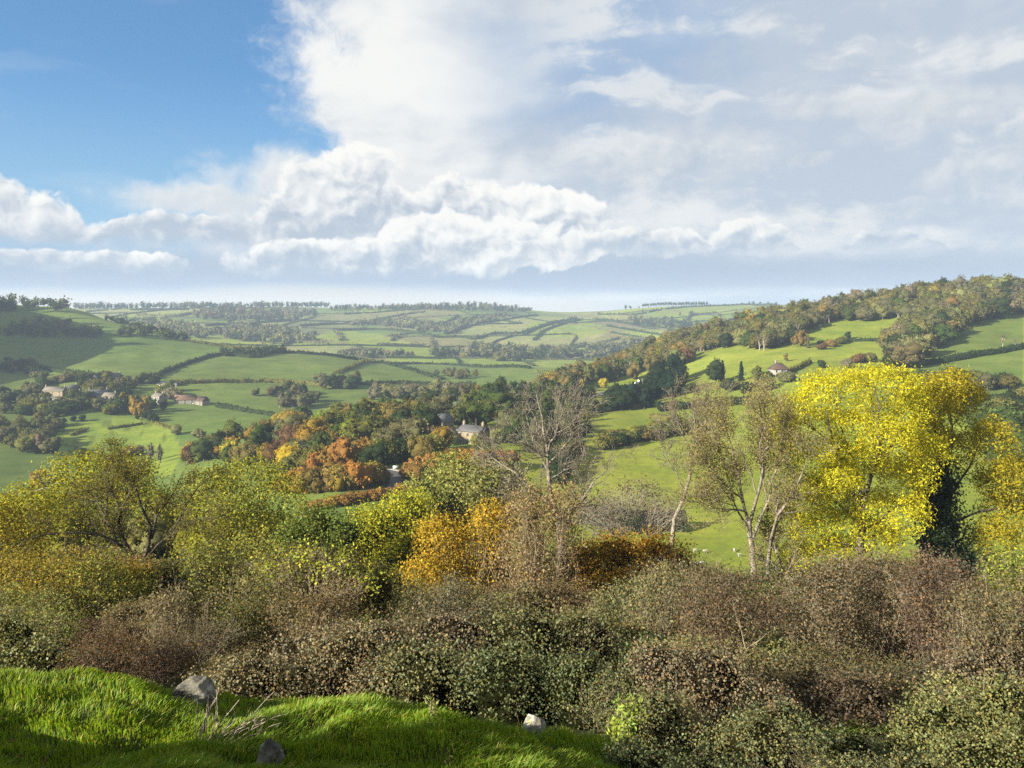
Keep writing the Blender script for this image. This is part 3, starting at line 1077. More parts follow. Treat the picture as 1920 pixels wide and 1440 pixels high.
def hedge(line, h, w, colour, label, group, ymin=130.0, ymax=5500.0, fluff=1.0, name='hedge', Ys=None):
    """a hedge along a line of ground points traced in the photograph: noisy arched body with leaf tufts"""
    wp = [spot(a, b, ymin, ymax) for a, b in line]
    q = np.array(wp)
    seg = np.linalg.norm(np.diff(q[:, :2], axis=0), axis=1)
    s_ = np.concatenate([[0], np.cumsum(seg)])
    step = max(0.6, float(q[:, 1].mean()) * 0.0019)
    n = max(4, int(s_[-1] / step))
    tt = np.linspace(0, s_[-1], n)
    X = np.interp(tt, s_, q[:, 0]); Yv = np.interp(tt, s_, q[:, 1])
    sm = max(1, int(n / len(line) / 3))
    ker = np.ones(2 * sm + 1) / (2 * sm + 1)
    X = np.convolve(np.pad(X, sm, mode='edge'), ker, 'valid'); Yv = np.convolve(np.pad(Yv, sm, mode='edge'), ker, 'valid')
    Z = zxy(X, Yv)
    P = np.stack([X, Yv, Z], 1)
    T = unit(np.gradient(P, axis=0)); side = unit(np.cross(T, [0, 0, 1.0]))
    prof = np.array([(-0.62, -0.15), (-0.60, 0.30), (-0.42, 0.72), (0.0, 0.95), (0.42, 0.72), (0.60, 0.30), (0.62, -0.15)])
    hv = h * (0.65 + 0.75 * fbm(np.stack([tt / (h * 3), tt * 0, tt * 0 + rng.uniform(0, 50)], 1), 3))
    V = []
    for (u_, v_) in prof:
        V.append(P + side * (u_ * w * rng.uniform(0.75, 1.25, n))[:, None] + np.array([0, 0, 1.0]) * (v_ * hv * rng.uniform(0.88, 1.12, n))[:, None])
    V = np.stack(V, 1)
    m = len(prof)
    idx = np.arange(n * m).reshape(n, m)
    qd = np.stack([idx[:-1, :-1], idx[1:, :-1], idx[1:, 1:], idx[:-1, 1:]], -1).reshape(-1, 4)
    org = P[n // 2].copy()
    mb = MB()
    mb.add(V.reshape(-1, 3) - org, qd, tint=np.repeat(0.75 + 0.35 * rng.random(n), m))
    nl = int(n * 5 * fluff)
    if nl:
        i = rng.integers(0, n, nl); j = rng.integers(1, m - 1, nl)
        lf = step * 1.3
        Vq, Q = leaf_quads(V[i, j] - org + rng.normal(size=(nl, 3)) * lf * 0.3, unit(rng.normal(size=(nl, 3)) + [0, 0, 0.6]), lf * rng.uniform(.6, 1.3, nl), lf * 0.8)
        mb.add(Vq, Q, tint=leaf_tint(nl, 0.3))
    c = np.array(LEAFC[colour]) * rng.uniform(0.9, 1.1)
    o = put(name, mb.mesh(name, [M['leaf']]), None, org, color=tuple(c))
    return tag(o, label, 'hedge', group)

# ------------------------------------------------------------------ hedges
def hedges(lst, h, w, colour, label, group, **kw):
    for ln in lst:
        hedge(ln, h * rng.uniform(0.8, 1.2), w, colour if isinstance(colour, str) else pick(colour), label, group, **kw)


hedges([[(833, 628), (867, 617), (893, 608), (950, 600), (1010, 592)], [(887, 637), (927, 625), (973, 628), (1020, 610), (1083, 598)], [(817, 633), (867, 633), (887, 637)],
        [(620, 620), (700, 618), (767, 623), (817, 633)], [(703, 647), (800, 647)], [(733, 640), (753, 628)], [(530, 650), (567, 633), (593, 625)], [(980, 630), (1010, 615), (1060, 603)],
        [(1027, 658), (1067, 652), (1100, 645)], [(900, 645), (1000, 660), (1067, 660)], [(633, 663), (673, 657), (707, 658), (767, 667)], [(810, 637), (812, 667)],
        [(1025, 662), (1100, 647)], [(1120, 645), (1160, 635), (1215, 636)], [(640, 640), (630, 622)], [(560, 612), (620, 608), (700, 606)], [(860, 600), (940, 592)],
        [(450, 640), (530, 640), (620, 645)], [(250, 592), (330, 594), (360, 588)], [(265, 608), (290, 594)], [(700, 600), (760, 590), (800, 585)], [(380, 612), (480, 606), (560, 600)],
        [(640, 590), (760, 582), (860, 578)], [(240, 582), (360, 581)], [(1090, 600), (1020, 620), (1000, 640)], [(780, 622), (840, 605), (860, 592)]],
       5.0, 5.0, {'deep': 3, 'drab': 2}, 'dark hedge dividing the small pastures on the far hillside', 'hedges on the far hillside', ymin=1250, fluff=0.5)
hedges([[(1215, 587), (1245, 580), (1287, 576), (1370, 573), (1462, 571)], [(1285, 610), (1295, 590), (1350, 587)], [(1352, 610), (1382, 597), (1430, 596)], [(1175, 598), (1245, 608), (1270, 612)],
        [(1115, 599), (1175, 606), (1250, 617), (1275, 625)], [(1135, 611), (1200, 622), (1260, 632)], [(1120, 590), (1180, 592), (1215, 587)]],
       4.5, 4.5, 'deep', 'dark hedge crossing the smooth green hill below the row of pines', 'hedges below the pine row', ymin=1500, fluff=0.5)
hedges([[(285, 712), (330, 690), (370, 676), (410, 665), (480, 672), (520, 661)], [(305, 722), (400, 717), (500, 716), (580, 720), (650, 730)], [(350, 641), (420, 650), (480, 658)],
        [(520, 662), (600, 666), (680, 670), (760, 675), (860, 682), (1000, 692)], [(627, 702), (657, 692), (700, 679), (713, 678)], [(713, 678), (753, 690), (793, 702), (833, 713)],
        [(403, 762), (467, 773), (527, 783)], [(73, 690), (133, 700), (180, 707)], [(0, 682), (70, 689)], [(660, 722), (760, 720), (900, 722)]],
       3.6, 3.6, {'deep': 3, 'olive': 1}, 'dark field hedge across the shaded slopes above the village', 'hedges above the village', ymin=560, ymax=1260, fluff=1.0)
hedges([[(283, 790), (320, 804)], [(160, 850), (220, 872)], [(200, 806), (270, 795)], [(130, 818), (162, 808)]], 1.6, 1.6, 'olive', 'low dark hedge line edging the bright lime pasture by the village', 'low hedges of the lime pasture', ymin=400, ymax=700)
hedges([[(0, 826), (67, 834), (117, 851), (160, 858)], [(77, 700), (80, 740)]], 6.5, 7.0, 'deep', 'tall overgrown dark hedge below the village pasture', 'tall hedges below the village', ymin=380, ymax=760)
hedge([(-60, 936), (0, 930), (43, 923), (93, 910)], 1.5, 1.6, 'drab', 'low pale hedge bank along the track in the valley bottom', None, ymin=300, ymax=520)
hedges([[(1530, 645), (1590, 640), (1650, 640)], [(1480, 700), (1520, 680)], [(1650, 628), (1690, 625)]], 2.2, 2.2, {'olive': 1, 'deep': 1}, 'thin hedge crossing the sunlit pasture on the ridge side', 'hedges on the ridge pastures', ymin=400, ymax=720)
hedges([[(1700, 690), (1780, 678), (1860, 664), (1925, 652)], [(1760, 745), (1850, 748), (1930, 752)]], 3.0, 3.5, 'deep', 'dark hedge across the shaded field under the wooded ridge', 'hedges in the shaded ridge field', ymin=340, ymax=720)
hedges([[(1120, 838), (1180, 824), (1250, 812), (1320, 800)], [(1270, 788), (1220, 785)], [(1290, 735), (1340, 728), (1420, 728)]], 3.2, 3.4, {'olive': 2, 'ochre': 1, 'deep': 1}, 'bushy autumn hedge between the bright valley pastures', 'hedges of the valley pastures', ymin=200, ymax=560)
hedge([(1085, 975), (1140, 985), (1200, 990), (1290, 992)], 5.5, 4.0, 'deep', 'tall dark hedge at the foot of the brightest valley field', None, ymin=150, ymax=260)
def row(line, n, hr, kind, colours, where, group, ymin, ymax, wid=1.0):
    q = np.array(line, float)
    for k in range(n):
        t_ = (k + rng.uniform(0.2, 0.8)) / n * (len(q) - 1)
        i = min(int(t_), len(q) - 2); f = t_ - i
        a_, b_ = q[i] * (1 - f) + q[i + 1] * f
        plant(kind, pick(colours), spot(a_, b_ + rng.normal(0, 1.0), ymin, ymax), rng.uniform(*hr), where, group, True, wid * rng.uniform(0.9, 1.15))


row([(572, 958), (640, 946), (700, 937), (768, 922)], 16, (2.6, 3.4), 'bush', {'orange': 3, 'gold': 1}, 'in the low orange clipped hedge below the lane', 'in the low orange clipped hedge below the lane', 140, 300, 1.0)
row([(530, 925), (600, 920), (660, 915), (715, 905)], 11, (7.0, 9.0), 'bush', {'ochre': 1.2, 'orange': 2.2, 'gold': .6}, 'in the tall beech hedge beside the lane', 'in the tall beech hedge beside the lane', 150, 420, 0.75)
row([(540, 890), (600, 886), (660, 872), (690, 865)], 8, (8.0, 10.0), 'bush', {'ochre': 1.2, 'orange': 2, 'olive': .8}, 'in the second beech row beyond the lane hedge', 'in the second beech row beyond the lane hedge', 150, 420, 0.75)
row([(775, 905), (800, 893), (830, 882), (860, 876)], 6, (6.5, 8.5), 'bush', {'orange': 2, 'gold': 1}, 'in the glowing beech thicket by the road', 'in the glowing beech thicket by the road', 150, 420, 0.8)
row([(860, 888), (905, 880), (965, 874)], 6, (6.5, 8.0), 'bush', {'orange': 2, 'gold': .7}, 'in the glowing beech thicket below the cream house', 'in the glowing beech thicket below the cream house', 150, 420, 0.8)
row([(700, 870), (760, 862), (815, 852)], 6, (8, 10), 'bush', {'olive': 2, 'deep': 1, 'ochre': 1}, 'in the dark mass behind the road corner', 'in the dark mass behind the road corner', 170, 460, 0.85)

def far_grid(U, V_):
    # corner of the patchwork in ground coordinates
    a_, b_ = U * 170.0, V_ * 230.0
    X, Y = 0.94 * a_ - 0.34 * b_, 0.34 * a_ + 0.94 * b_
    for _ in range(6):
        sh = 3 * float(fbm(np.array([[X * 0.002, Y * 0.002, 0.0]]), 2)[0])
        a2 = (U - sh) * 170.0
        X, Y = 0.94 * a2 - 0.34 * b_, 0.34 * a2 + 0.94 * b_
    return X, Y


def far_hedge(pts_):
    ok = [(x, y) for x, y in pts_ if 1330 < y < 2650 and -120 < CX + F * x / y < 1520]
    if len(ok) < 3 or rng.random() < 0.22:
        return
    ln = [(CX + F * x / y, HY - F * float(zxy(x, y)) / y) for x, y in ok]
    q = np.array([(x, y, float(zxy(x, y))) for x, y in ok])
    # skip those hidden behind nearer ground
    vis = [hit(a_, b_ - 1.0, 130.0) > 0.9 * p_[1] for (a_, b_), p_ in zip(ln, q)]
    if sum(vis) < 2:
        return
    hedge(ln, rng.uniform(2.6, 4.2), 3.6, pick({'deep': 3, 'drab': 2}), 'dark hedge in the patchwork of small pastures on the far slopes', 'patchwork hedges on the far slopes', ymin=1300, fluff=0.12)


for u0 in range(-14, 20):
    for v0 in range(5, 13):
        far_hedge([far_grid(u0, v0 + k / 5) for k in range(6)])
        far_hedge([far_grid(u0 + k / 5, v0) for k in range(6)])

# ------------------------------------------------------------------ woods and single trees, near to far
AUT = {'olive': 4, 'green': 2, 'gold': 3, 'drab': 2, 'deep': 1.2, 'ochre': 2, 'rust': 0.5, 'lime': 1.8}
wood([(400, 880), (520, 880), (640, 845), (760, 815), (800, 780), (700, 775), (560, 790), (430, 838), (330, 868)], 66, (10.3, 16.1), {'round': 6, 'tall': 1, 'bare': 1}, AUT, 'in the mixed wood below the village', 'in the mixed wood below the village', 200, 620, 9.8)
wood([(700, 850), (860, 845), (900, 800), (1010, 765), (1010, 740), (900, 742), (780, 770), (680, 800)], 49, (9.2, 14.9), {'round': 6, 'tall': 2, 'bush': 1}, {'olive': 3, 'green': 3, 'deep': 3, 'gold': 1, 'drab': 2}, 'around the stone houses', 'around the stone houses', 240, 660, 11.2)
wood([(880, 758), (1000, 730), (1090, 742), (1120, 765), (1000, 790), (930, 790)], 31, (11.5, 17.2), {'round': 4, 'tall': 2, 'cone': 1}, {'deep': 3, 'green': 3, 'olive': 2, 'drab': 1}, 'in the dark wood behind the houses', 'in the dark wood behind the houses', 330, 700, 9.8)
for (a, b, h, k, c) in ((830, 845, 11, 'round', 'gold'), (760, 838, 11, 'round', 'olive'), (810, 840, 10, 'tall', 'tan'), (895, 850, 7, 'round', 'lime'), (640, 880, 12, 'round', 'orange'), (545, 882, 12, 'round', 'yellow'),
                        (600, 862, 12, 'round', 'green'), (430, 865, 12, 'round', 'yellow'), (355, 870, 11, 'round', 'copper'), (410, 850, 12, 'round', 'rust'), (437, 826, 12, 'round', 'copper'), (475, 835, 12, 'round', 'gold'),
                        (620, 815, 13, 'round', 'gold'), (650, 800, 13, 'tall', 'ochre'), (300, 868, 12, 'poplar', 'tan'), (283, 865, 12, 'poplar', 'tan'), (330, 815, 9, 'round', 'pale'), (372, 825, 9, 'round', 'pale'),
                        (75, 915, 11.5, 'round', 'orange'), (250, 855, 8, 'bush', 'ochre'), (700, 880, 10, 'round', 'deep'), (790, 868, 11, 'round', 'ochre'), (555, 838, 10, 'cone', 'conifer'), (550, 805, 9, 'cone', 'conifer')):
    plant(k, c, spot(a, b, 170, 700), h, 'standing out in the wooded valley', 'standing out in the wooded valley')
# wood beside the high road
wood([(1000, 745), (1080, 712), (1160, 690), (1230, 668), (1250, 690), (1190, 700), (1140, 715), (1060, 738)], 52, (12.6, 18.4), {'round': 6, 'tall': 1}, {'olive': 3, 'ochre': 2, 'green': 2, 'rust': 1.2, 'drab': 2, 'gold': 1}, 'in the roadside wood', 'in the roadside wood', 480, 900, 7.7)
for (a, b, h, k, c) in ((1090, 735, 10, 'round', 'yellow'), (1132, 728, 9, 'round', 'yellow'), (1150, 705, 15, 'round', 'rust'), (1190, 712, 15, 'round', 'ochre'), (1215, 700, 15, 'tall', 'olive')):
    plant(k, c, spot(a, b, 380, 900), h, 'at the edge of the high road', 'at the edge of the high road')
wood([(1120, 782), (1220, 770), (1230, 745), (1140, 752)], 17, (11.5, 14.9), {'round': 2, 'cone': 2}, {'conifer': 3, 'deep': 2}, 'in the dark copse under the high road', 'in the dark copse under the high road', 300, 620, 9.1)
wood([(1205, 755), (1270, 740), (1275, 715), (1210, 725)], 13, (13.8, 18.4), {'cone': 3, 'round': 2}, {'conifer': 3, 'deep': 2}, 'in the conifer clump by the road bend', 'in the conifer clump by the road bend', 380, 640, 9.1)
for (a, b, h, k, c) in ((1390, 715, 13, 'cone', 'conifer'), (1340, 722, 15, 'round', 'deep'), (1355, 715, 14, 'cone', 'deep'), (1365, 735, 9, 'round', 'deep'), (1420, 715, 10, 'round', 'olive'), (1440, 712, 6, 'round', 'green'), (1400, 738, 8, 'round', 'deep'),
                        (1475, 716, 7, 'bush', 'pale'), (1435, 730, 7, 'bush', 'pale'), (1473, 678, 6, 'tall', 'ochre'), (1515, 652, 10, 'cone', 'drab'), (1500, 650, 14, 'round', 'ochre'), (1590, 636, 7, 'round', 'deep'), (1560, 650, 6, 'bush', 'ochre'),
                        (1540, 655, 5, 'bush', 'rust'), (1575, 645, 6, 'bush', 'olive'), (1540, 690, 6, 'round', 'deep'), (1590, 690, 7, 'round', 'tan'), (1630, 678, 7, 'bush', 'drab'), (1605, 680, 6, 'bush', 'rust'), (1880, 650, 11, 'bare', 'drab'), (1905, 655, 9, 'bare', 'tan')):
    plant(k, c, spot(a, b, 330, 760), h, 'on the pastures round the brown-roofed house', 'on the pastures round the brown-roofed house')
# wooded ridge
RID = {'olive': 4, 'drab': 5, 'ochre': 1, 'tan': 0.8, 'pale': 1.6, 'deep': 1.2, 'green': 0.8}
wood([(1180, 668), (1250, 642), (1400, 612), (1420, 640), (1330, 660), (1270, 690), (1230, 690)], 120, (10.3, 16.1), {'round': 6, 'bare': 1}, {'olive': 4, 'ochre': 2, 'drab': 3, 'gold': .6, 'rust': .7, 'lime': .5, 'deep': 1, 'pale': .6}, 'in the lower part of the ridge wood', 'in the lower part of the ridge wood', 460, 1000, 5.5)
wood([(1380, 640), (1400, 612), (1500, 585), (1620, 572), (1690, 598), (1600, 604), (1530, 612), (1490, 640), (1420, 664)], 160, (12.0, 17.0), {'round': 6, 'bare': 2}, RID, 'in the middle part of the ridge wood', 'in the middle part of the ridge wood', 460, 1000, 6.0)
wood([(1600, 575), (1750, 552), (1925, 545), (1925, 585), (1850, 600), (1780, 632), (1715, 672), (1665, 668), (1690, 630), (1700, 600)], 235, (13.0, 19.0), {'round': 6, 'bare': 2, 'tall': 1}, RID, 'on the crest of the wooded ridge', 'on the crest of the wooded ridge', 430, 1000, 6.5)
wood([(1925, 545), (2300, 530), (2300, 600), (1925, 600)], 31, (13.0, 19.0), {'round': 6, 'bare': 2, 'tall': 1}, RID, 'on the crest of the wooded ridge', 'on the crest of the wooded ridge', 430, 1000, 16.8)
wood([(1640, 720), (1760, 700), (1925, 735), (1925, 790), (1800, 790), (1660, 760)], 26, (5.8, 10.3), {'round': 4, 'bush': 3}, {'deep': 3, 'olive': 2, 'drab': 1}, 'in the dark thicket behind the yellow ash', 'in the dark thicket behind the yellow ash', 300, 560, 14.0)
wood([(1840, 800), (1925, 780), (1925, 880), (1850, 870)], 11, (8.0, 11.5), {'round': 3, 'bush': 2}, {'green': 3, 'lime': 1.5, 'olive': 1}, 'in the green hollow behind the ivied tree', 'in the green hollow behind the ivied tree', 200, 480, 12.6)
# pasture bushes of the valley floor
wood([(1130, 835), (1250, 815), (1330, 800), (1330, 790), (1130, 822)], 17, (3.4, 5.8), {'bush': 1}, {'olive': 2, 'ochre': 1, 'lime': 1}, 'in the hedge between bright pastures', 'in the hedge between bright pastures', 240, 480, 8.4)
wood([(955, 792), (1120, 766), (1128, 800), (1060, 846), (1040, 848), (990, 868), (950, 835)], 40, (7.0, 11.0), {'round': 5, 'cone': 1, 'bush': 1}, {'deep': 3, 'olive': 2, 'green': 2, 'drab': 1}, 'between the stone houses and the bright fields', 'between the stone houses and the bright fields', 240, 560, 9.0)
row([(1128, 842), (1190, 828), (1250, 818), (1330, 806)], 18, (4.0, 6.0), 'bush', {'deep': 2, 'olive': 2, 'ochre': 1}, 'in the overgrown hedge across the bright valley', 'in the overgrown hedge across the bright valley', 230, 470, 0.9)
row([(1240, 772), (1300, 764), (1380, 758), (1440, 756)], 14, (4.0, 6.0), 'bush', {'deep': 2, 'olive': 2, 'lime': .6}, 'in the upper hedge across the bright valley', 'in the upper hedge across the bright valley', 300, 520, 0.9)
row([(1050, 905), (1045, 880), (1060, 858), (1090, 842)], 9, (4.0, 7.0), 'bush', {'deep': 3, 'olive': 1}, 'down the shaded edge of the brightest field', 'down the shaded edge of the brightest field', 200, 420, 0.9)
wood([(1660, 690), (1670, 650), (1700, 630), (1770, 610), (1790, 630), (1730, 672), (1690, 700)], 30, (13.0, 18.0), {'round': 6, 'bare': 1}, RID, 'in the thick belt falling from the ridge', 'in the thick belt falling from the ridge', 420, 900, 7.0)
for k in range(15):
    plant('round', pick({'pale': 2, 'lime': 2.5, 'olive': 2, 'gold': .8}), at(-110 + 50 * k + rng.uniform(-15, 15), rng.uniform(85, 125)), rng.uniform(8.5, 11.5), 'in the leafy belt at the foot of our hill', 'in the leafy belt at the foot of our hill', True, 0.95)
# village trees
wood([(20, 760), (90, 740), (200, 725), (320, 728), (350, 760), (300, 775), (200, 778), (120, 785), (60, 790)], 66, (6.9, 12.6), {'round': 5, 'bush': 2, 'tall': 1}, {'deep': 3, 'green': 2, 'drab': 3, 'olive': 2, 'tan': 0.6}, 'among the village houses', 'among the village houses', 560, 900, 5.6, True)
for (a, b, h) in ((230, 766, 13), (252, 778, 15), (272, 776, 15), (262, 782, 12), (168, 757, 9), (205, 778, 8)):
    plant('tall' if h > 12 else 'round', 'gold', spot(a, b, 500, 900), h * 1.1, 'turning gold beside the village', 'turning gold beside the village', True)
for (a, b, h) in ((275, 786, 8), (285, 790, 8), (292, 792, 7), (258, 787, 4), (120, 796, 5), (155, 790, 6), (138, 790, 5)):
    plant('round', 'deep', spot(a, b, 480, 900), h, 'at the top of the lime pasture', 'at the top of the lime pasture', True)
wood([(0, 800), (60, 800), (120, 795), (90, 850), (140, 860), (60, 850), (0, 845)], 37, (8.0, 12.6), {'round': 5, 'bare': 1}, {'drab': 3, 'olive': 2, 'tan': 1, 'deep': 1.5}, 'along the stream below the village', 'along the stream below the village', 420, 700, 7.7)
wood([(0, 740), (60, 735), (90, 715), (60, 770), (0, 790)], 20, (6.9, 11.5), {'round': 1}, {'drab': 2, 'deep': 2}, 'behind the village gardens', 'behind the village gardens', 560, 900, 7.0)
wood([(60, 705), (180, 712), (300, 715), (310, 722), (180, 722), (70, 720)], 26, (6.9, 11.5), {'round': 1}, {'drab': 2, 'deep': 2, 'olive': 2}, 'along the hedge above the village', 'along the hedge above the village', 640, 950, 6.3)
wood([(0, 690), (30, 688), (70, 694), (60, 702), (0, 700)], 11, (9.2, 13.8), {'round': 1}, {'drab': 2, 'deep': 2}, 'in the clump at the foot of the big shaded field', 'in the clump at the foot of the big shaded field', 640, 950, 7.0)
# mid valley copses
wood([(500, 740), (560, 735), (600, 750), (560, 775), (520, 770)], 20, (9.2, 13.8), {'round': 4, 'bare': 1}, {'drab': 3, 'deep': 2, 'tan': 1}, 'in the copse on the valley pasture', 'in the copse on the valley pasture', 560, 1100, 8.4)
wood([(590, 722), (640, 715), (680, 722), (660, 730), (600, 732)], 14, (10.3, 14.9), {'round': 1}, {'deep': 3, 'drab': 1}, 'in the round clump beside the field hedge', 'in the round clump beside the field hedge', 600, 1100, 7.0)
wood([(690, 742), (760, 738), (860, 735), (900, 738), (860, 750), (700, 755)], 31, (10.3, 14.9), {'round': 4, 'bare': 2}, {'drab': 3, 'tan': 2, 'pale': 1.3, 'olive': 1}, 'in the pale line of trees on the valley floor', 'in the pale line of trees on the valley floor', 600, 1100, 7.7)
wood([(810, 704), (870, 702), (900, 708), (860, 712)], 10, (8.0, 11.5), {'round': 1}, {'drab': 2, 'olive': 1}, 'in the small clump on the shaded field', 'in the small clump on the shaded field', 700, 1200, 6.3)
plant('round', 'drab', spot(477, 742, 560, 1100), 8, 'alone in the open valley pasture', 'alone in the open valley pasture')
# shoulder and left hill
wood([(-150, 632), (0, 630), (120, 634), (240, 634), (350, 640), (350, 634), (240, 626), (100, 620), (-150, 615)], 87, (9.2, 13.8), {'far': 1}, {'deep': 3, 'drab': 2, 'green': 1}, 'in the dark belt above the big shaded field', 'in the dark belt above the big shaded field', 760, 1300, 5.6)
wood([(0, 618), (80, 606), (140, 612), (60, 624)], 17, (8.0, 12.6), {'far': 1}, {'drab': 2, 'pale': 1, 'deep': 1}, 'scattered on the shaded left hillside', 'scattered on the shaded hillside', 760, 1300, 7.0)
wood([(-160, 590), (0, 586), (60, 584), (125, 586), (125, 576), (60, 572), (0, 568), (-160, 560)], 79, (12.6, 18.4), {'far': 1}, {'deep': 4, 'drab': 2}, 'in the hilltop wood above the shaded fields', 'in the hilltop wood above the shaded fields', 900, 1500, 4.9)
wood([(190, 600), (280, 622), (350, 640), (300, 620), (240, 606)], 23, (6.9, 10.3), {'far': 1, 'farbush': 1}, {'deep': 3, 'drab': 1}, 'on the shoulder hedge of the hill', 'on the shoulder hedge of the hill', 900, 1500, 6.3)
wood([(410, 668), (480, 668), (525, 662), (480, 660)], 17, (8.0, 11.5), {'far': 2, 'farbush': 1}, {'deep': 3, 'drab': 1}, 'where the field hedges meet', 'where the field hedges meet', 760, 1300, 6.3)
# wooded crest out of sight up the sun's side, whose shade falls on the fields
for k in range(60):
    q = rng.uniform(-620, -190); Yv = rng.uniform(790, 1250)
    far_tree('mass of trees added on the unseen crest to shade the fields', 'far', pick({'deep': 3, 'drab': 2}), at(q, Yv), rng.uniform(12, 18), 1.1)
# far hillside
wood([(360, 590), (420, 582), (520, 584), (600, 590), (560, 602), (440, 604), (370, 600)], 87, (15.6, 23.5), {'far': 1}, {'drab': 3, 'deep': 3, 'rust': 1.2, 'copper': .6}, 'in the hanging wood of the far hillside', 'in the hanging wood of the far hillside', 1400, 3500, 5.6, stuff='hazy mass of trees in the hanging wood of the far hillside')
wood([(140, 576), (230, 578), (280, 578), (300, 576), (380, 575), (500, 574), (620, 574), (620, 577), (400, 579), (140, 581)], 95, (14.0, 21.9), {'far': 1}, {'deep': 3, 'drab': 2}, 'on the far skyline', 'on the far skyline', 1800, 3500, 4.2, stuff='hazy mass of trees on the far skyline')
plant('far', 'deep', spot(268, 578, 1800, 3500), 22, 'standing tall and alone on the far skyline', 'alone on the far skyline', wid=1.25)
wood([(620, 580), (760, 578), (830, 576), (900, 575), (960, 580), (1000, 585), (960, 586), (800, 582), (620, 583)], 98, (14.0, 20.2), {'far': 1}, {'deep': 3, 'drab': 3}, 'on the wooded far crest', 'on the wooded far crest', 1800, 3500, 4.9, stuff='hazy mass of trees on the wooded far crest')
wood([(640, 610), (760, 600), (830, 612), (850, 625), (790, 620), (720, 612)], 64, (11.0, 17.2), {'far': 1, 'farbush': 1}, {'drab': 4, 'deep': 2, 'pale': .6}, 'in the wooded combe of the far hillside', 'in the wooded combe of the far hillside', 1300, 3300, 5.6, stuff='hazy mass of trees in the wooded combe of the far hillside')
wood([(830, 612), (880, 596), (960, 590), (940, 600), (880, 612), (850, 628)], 49, (9.4, 15.6), {'far': 1, 'farbush': 1}, {'drab': 4, 'deep': 2}, 'on the scrubby bank among far pastures', 'on the scrubby bank among far pastures', 1300, 3300, 4.9, stuff='hazy mass of trees on the scrubby bank among far pastures')
wood([(400, 625), (470, 612), (560, 625), (600, 640), (520, 645), (430, 638)], 76, (12.5, 18.8), {'far': 1, 'farbush': 1}, {'drab': 4, 'deep': 2, 'pale': 1}, 'in the scattered trees below the far wood', 'in the scattered trees below the far wood', 1200, 3300, 6.3, stuff='hazy mass of trees in the scattered trees below the far wood')
wood([(230, 600), (330, 605), (400, 625), (380, 640), (300, 615)], 45, (11.0, 15.6), {'far': 1, 'farbush': 1}, {'drab': 4, 'pale': 1, 'deep': 1}, 'beyond the shoulder of the shaded hill', 'beyond the shoulder of the shaded hill', 1250, 3300, 6.3, stuff='hazy mass of trees beyond the shoulder of the shaded hill')
wood([(800, 668), (860, 672), (960, 678), (1040, 676), (1100, 668), (1060, 655), (960, 655), (880, 650)], 87, (11.0, 17.2), {'far': 1, 'farbush': 1}, {'drab': 3, 'deep': 3, 'olive': 1}, 'round the far hamlet', 'round the far hamlet', 1250, 2600, 6.3, stuff='hazy mass of trees round the far hamlet')
wood([(1100, 655), (1160, 645), (1215, 640), (1230, 648), (1160, 662), (1100, 672)], 41, (11.0, 17.2), {'far': 1, 'farbush': 1}, {'drab': 3, 'deep': 3, 'pale': 1}, 'where the far valley narrows', 'where the far valley narrows', 1000, 2600, 6.3, stuff='hazy mass of trees where the far valley narrows')
wood([(640, 668), (700, 664), (780, 668), (700, 672)], 22, (9.4, 14.0), {'far': 1}, {'drab': 2, 'deep': 1, 'tan': 1}, 'along the lit field strip', 'along the lit field strip', 1250, 2600, 6.3, stuff='hazy mass of trees along the lit field strip')
wood([(1190, 612), (1280, 618), (1310, 612), (1250, 604), (1180, 600)], 38, (12.5, 18.8), {'far': 1}, {'deep': 3, 'drab': 2}, 'in the hollow below the pine row', 'in the hollow below the pine row', 1500, 3300, 5.6, stuff='hazy mass of trees in the hollow below the pine row')
for (a, b, h) in ((1173, 576, 13), (1182, 577, 10), (1295, 590, 10), (1275, 592, 9), (1350, 594, 9), (1260, 600, 9), (1205, 585, 8), (1405, 571, 9), (1412, 571, 11), (1425, 571, 8), (1440, 571, 9), (1455, 571, 8), (1198, 577, 7)):
    plant('far', 'deep', spot(a, b, 1500, 3400), h * 1.2, 'dotted over the smooth green far hill', 'dotted over the smooth green far hill')
for k in range(26):
    plant('pine', 'deep', spot(1206 + k * 4.75, 575.5 - k * 0.05, 1800, 3400), rng.uniform(15, 17), 'in the straight row on the far hilltop', 'in the straight row on the far hilltop', wid=1.1)
far_woods()
print('trees', count_trees)

# ------------------------------------------------------------------ near trees and scrub
def sticks(base, lobes, n, K_=6, lean=0.5, r0=0.012, over=1.15, spread=0.78):
    """upright or arching stems rising from the foot of a bush through its lobes"""
    L = np.asarray(lobes)
    k = rng.integers(0, len(L), n)
    d_ = rand_dirs(n)
    d_[:, 2] = np.abs(d_[:, 2])
    tip = L[k, :3] + d_ * L[k, 3:] * rng.uniform(0.6, over, n)[:, None]
    foot = np.stack([tip[:, 0] * (1 - spread) + rng.normal(0, 0.1, n), tip[:, 1] * (1 - spread) + rng.normal(0, 0.1, n), np.full(n, L[:, 2].min() - L[:, 5].max() * 0.9)], 1)
    foot[:, 0] += (L[k, 0]) * 0.25
    t_ = np.linspace(0, 1, K_)[None, :, None]
    bow = rng.normal(size=(n, 1, 3)) * 0.10 * np.linalg.norm(tip - foot, axis=1)[:, None, None]
    P = foot[:, None] * (1 - t_) + tip[:, None] * t_ + bow * np.sin(t_ * math.pi) + rng.normal(size=(n, K_, 3)) * 0.012 * np.linalg.norm(tip - foot, axis=1)[:, None, None]
    Rr = r0 * np.linspace(1, 0.35, K_)[None] * rng.uniform(0.6, 1.2, n)[:, None]
    return P, Rr


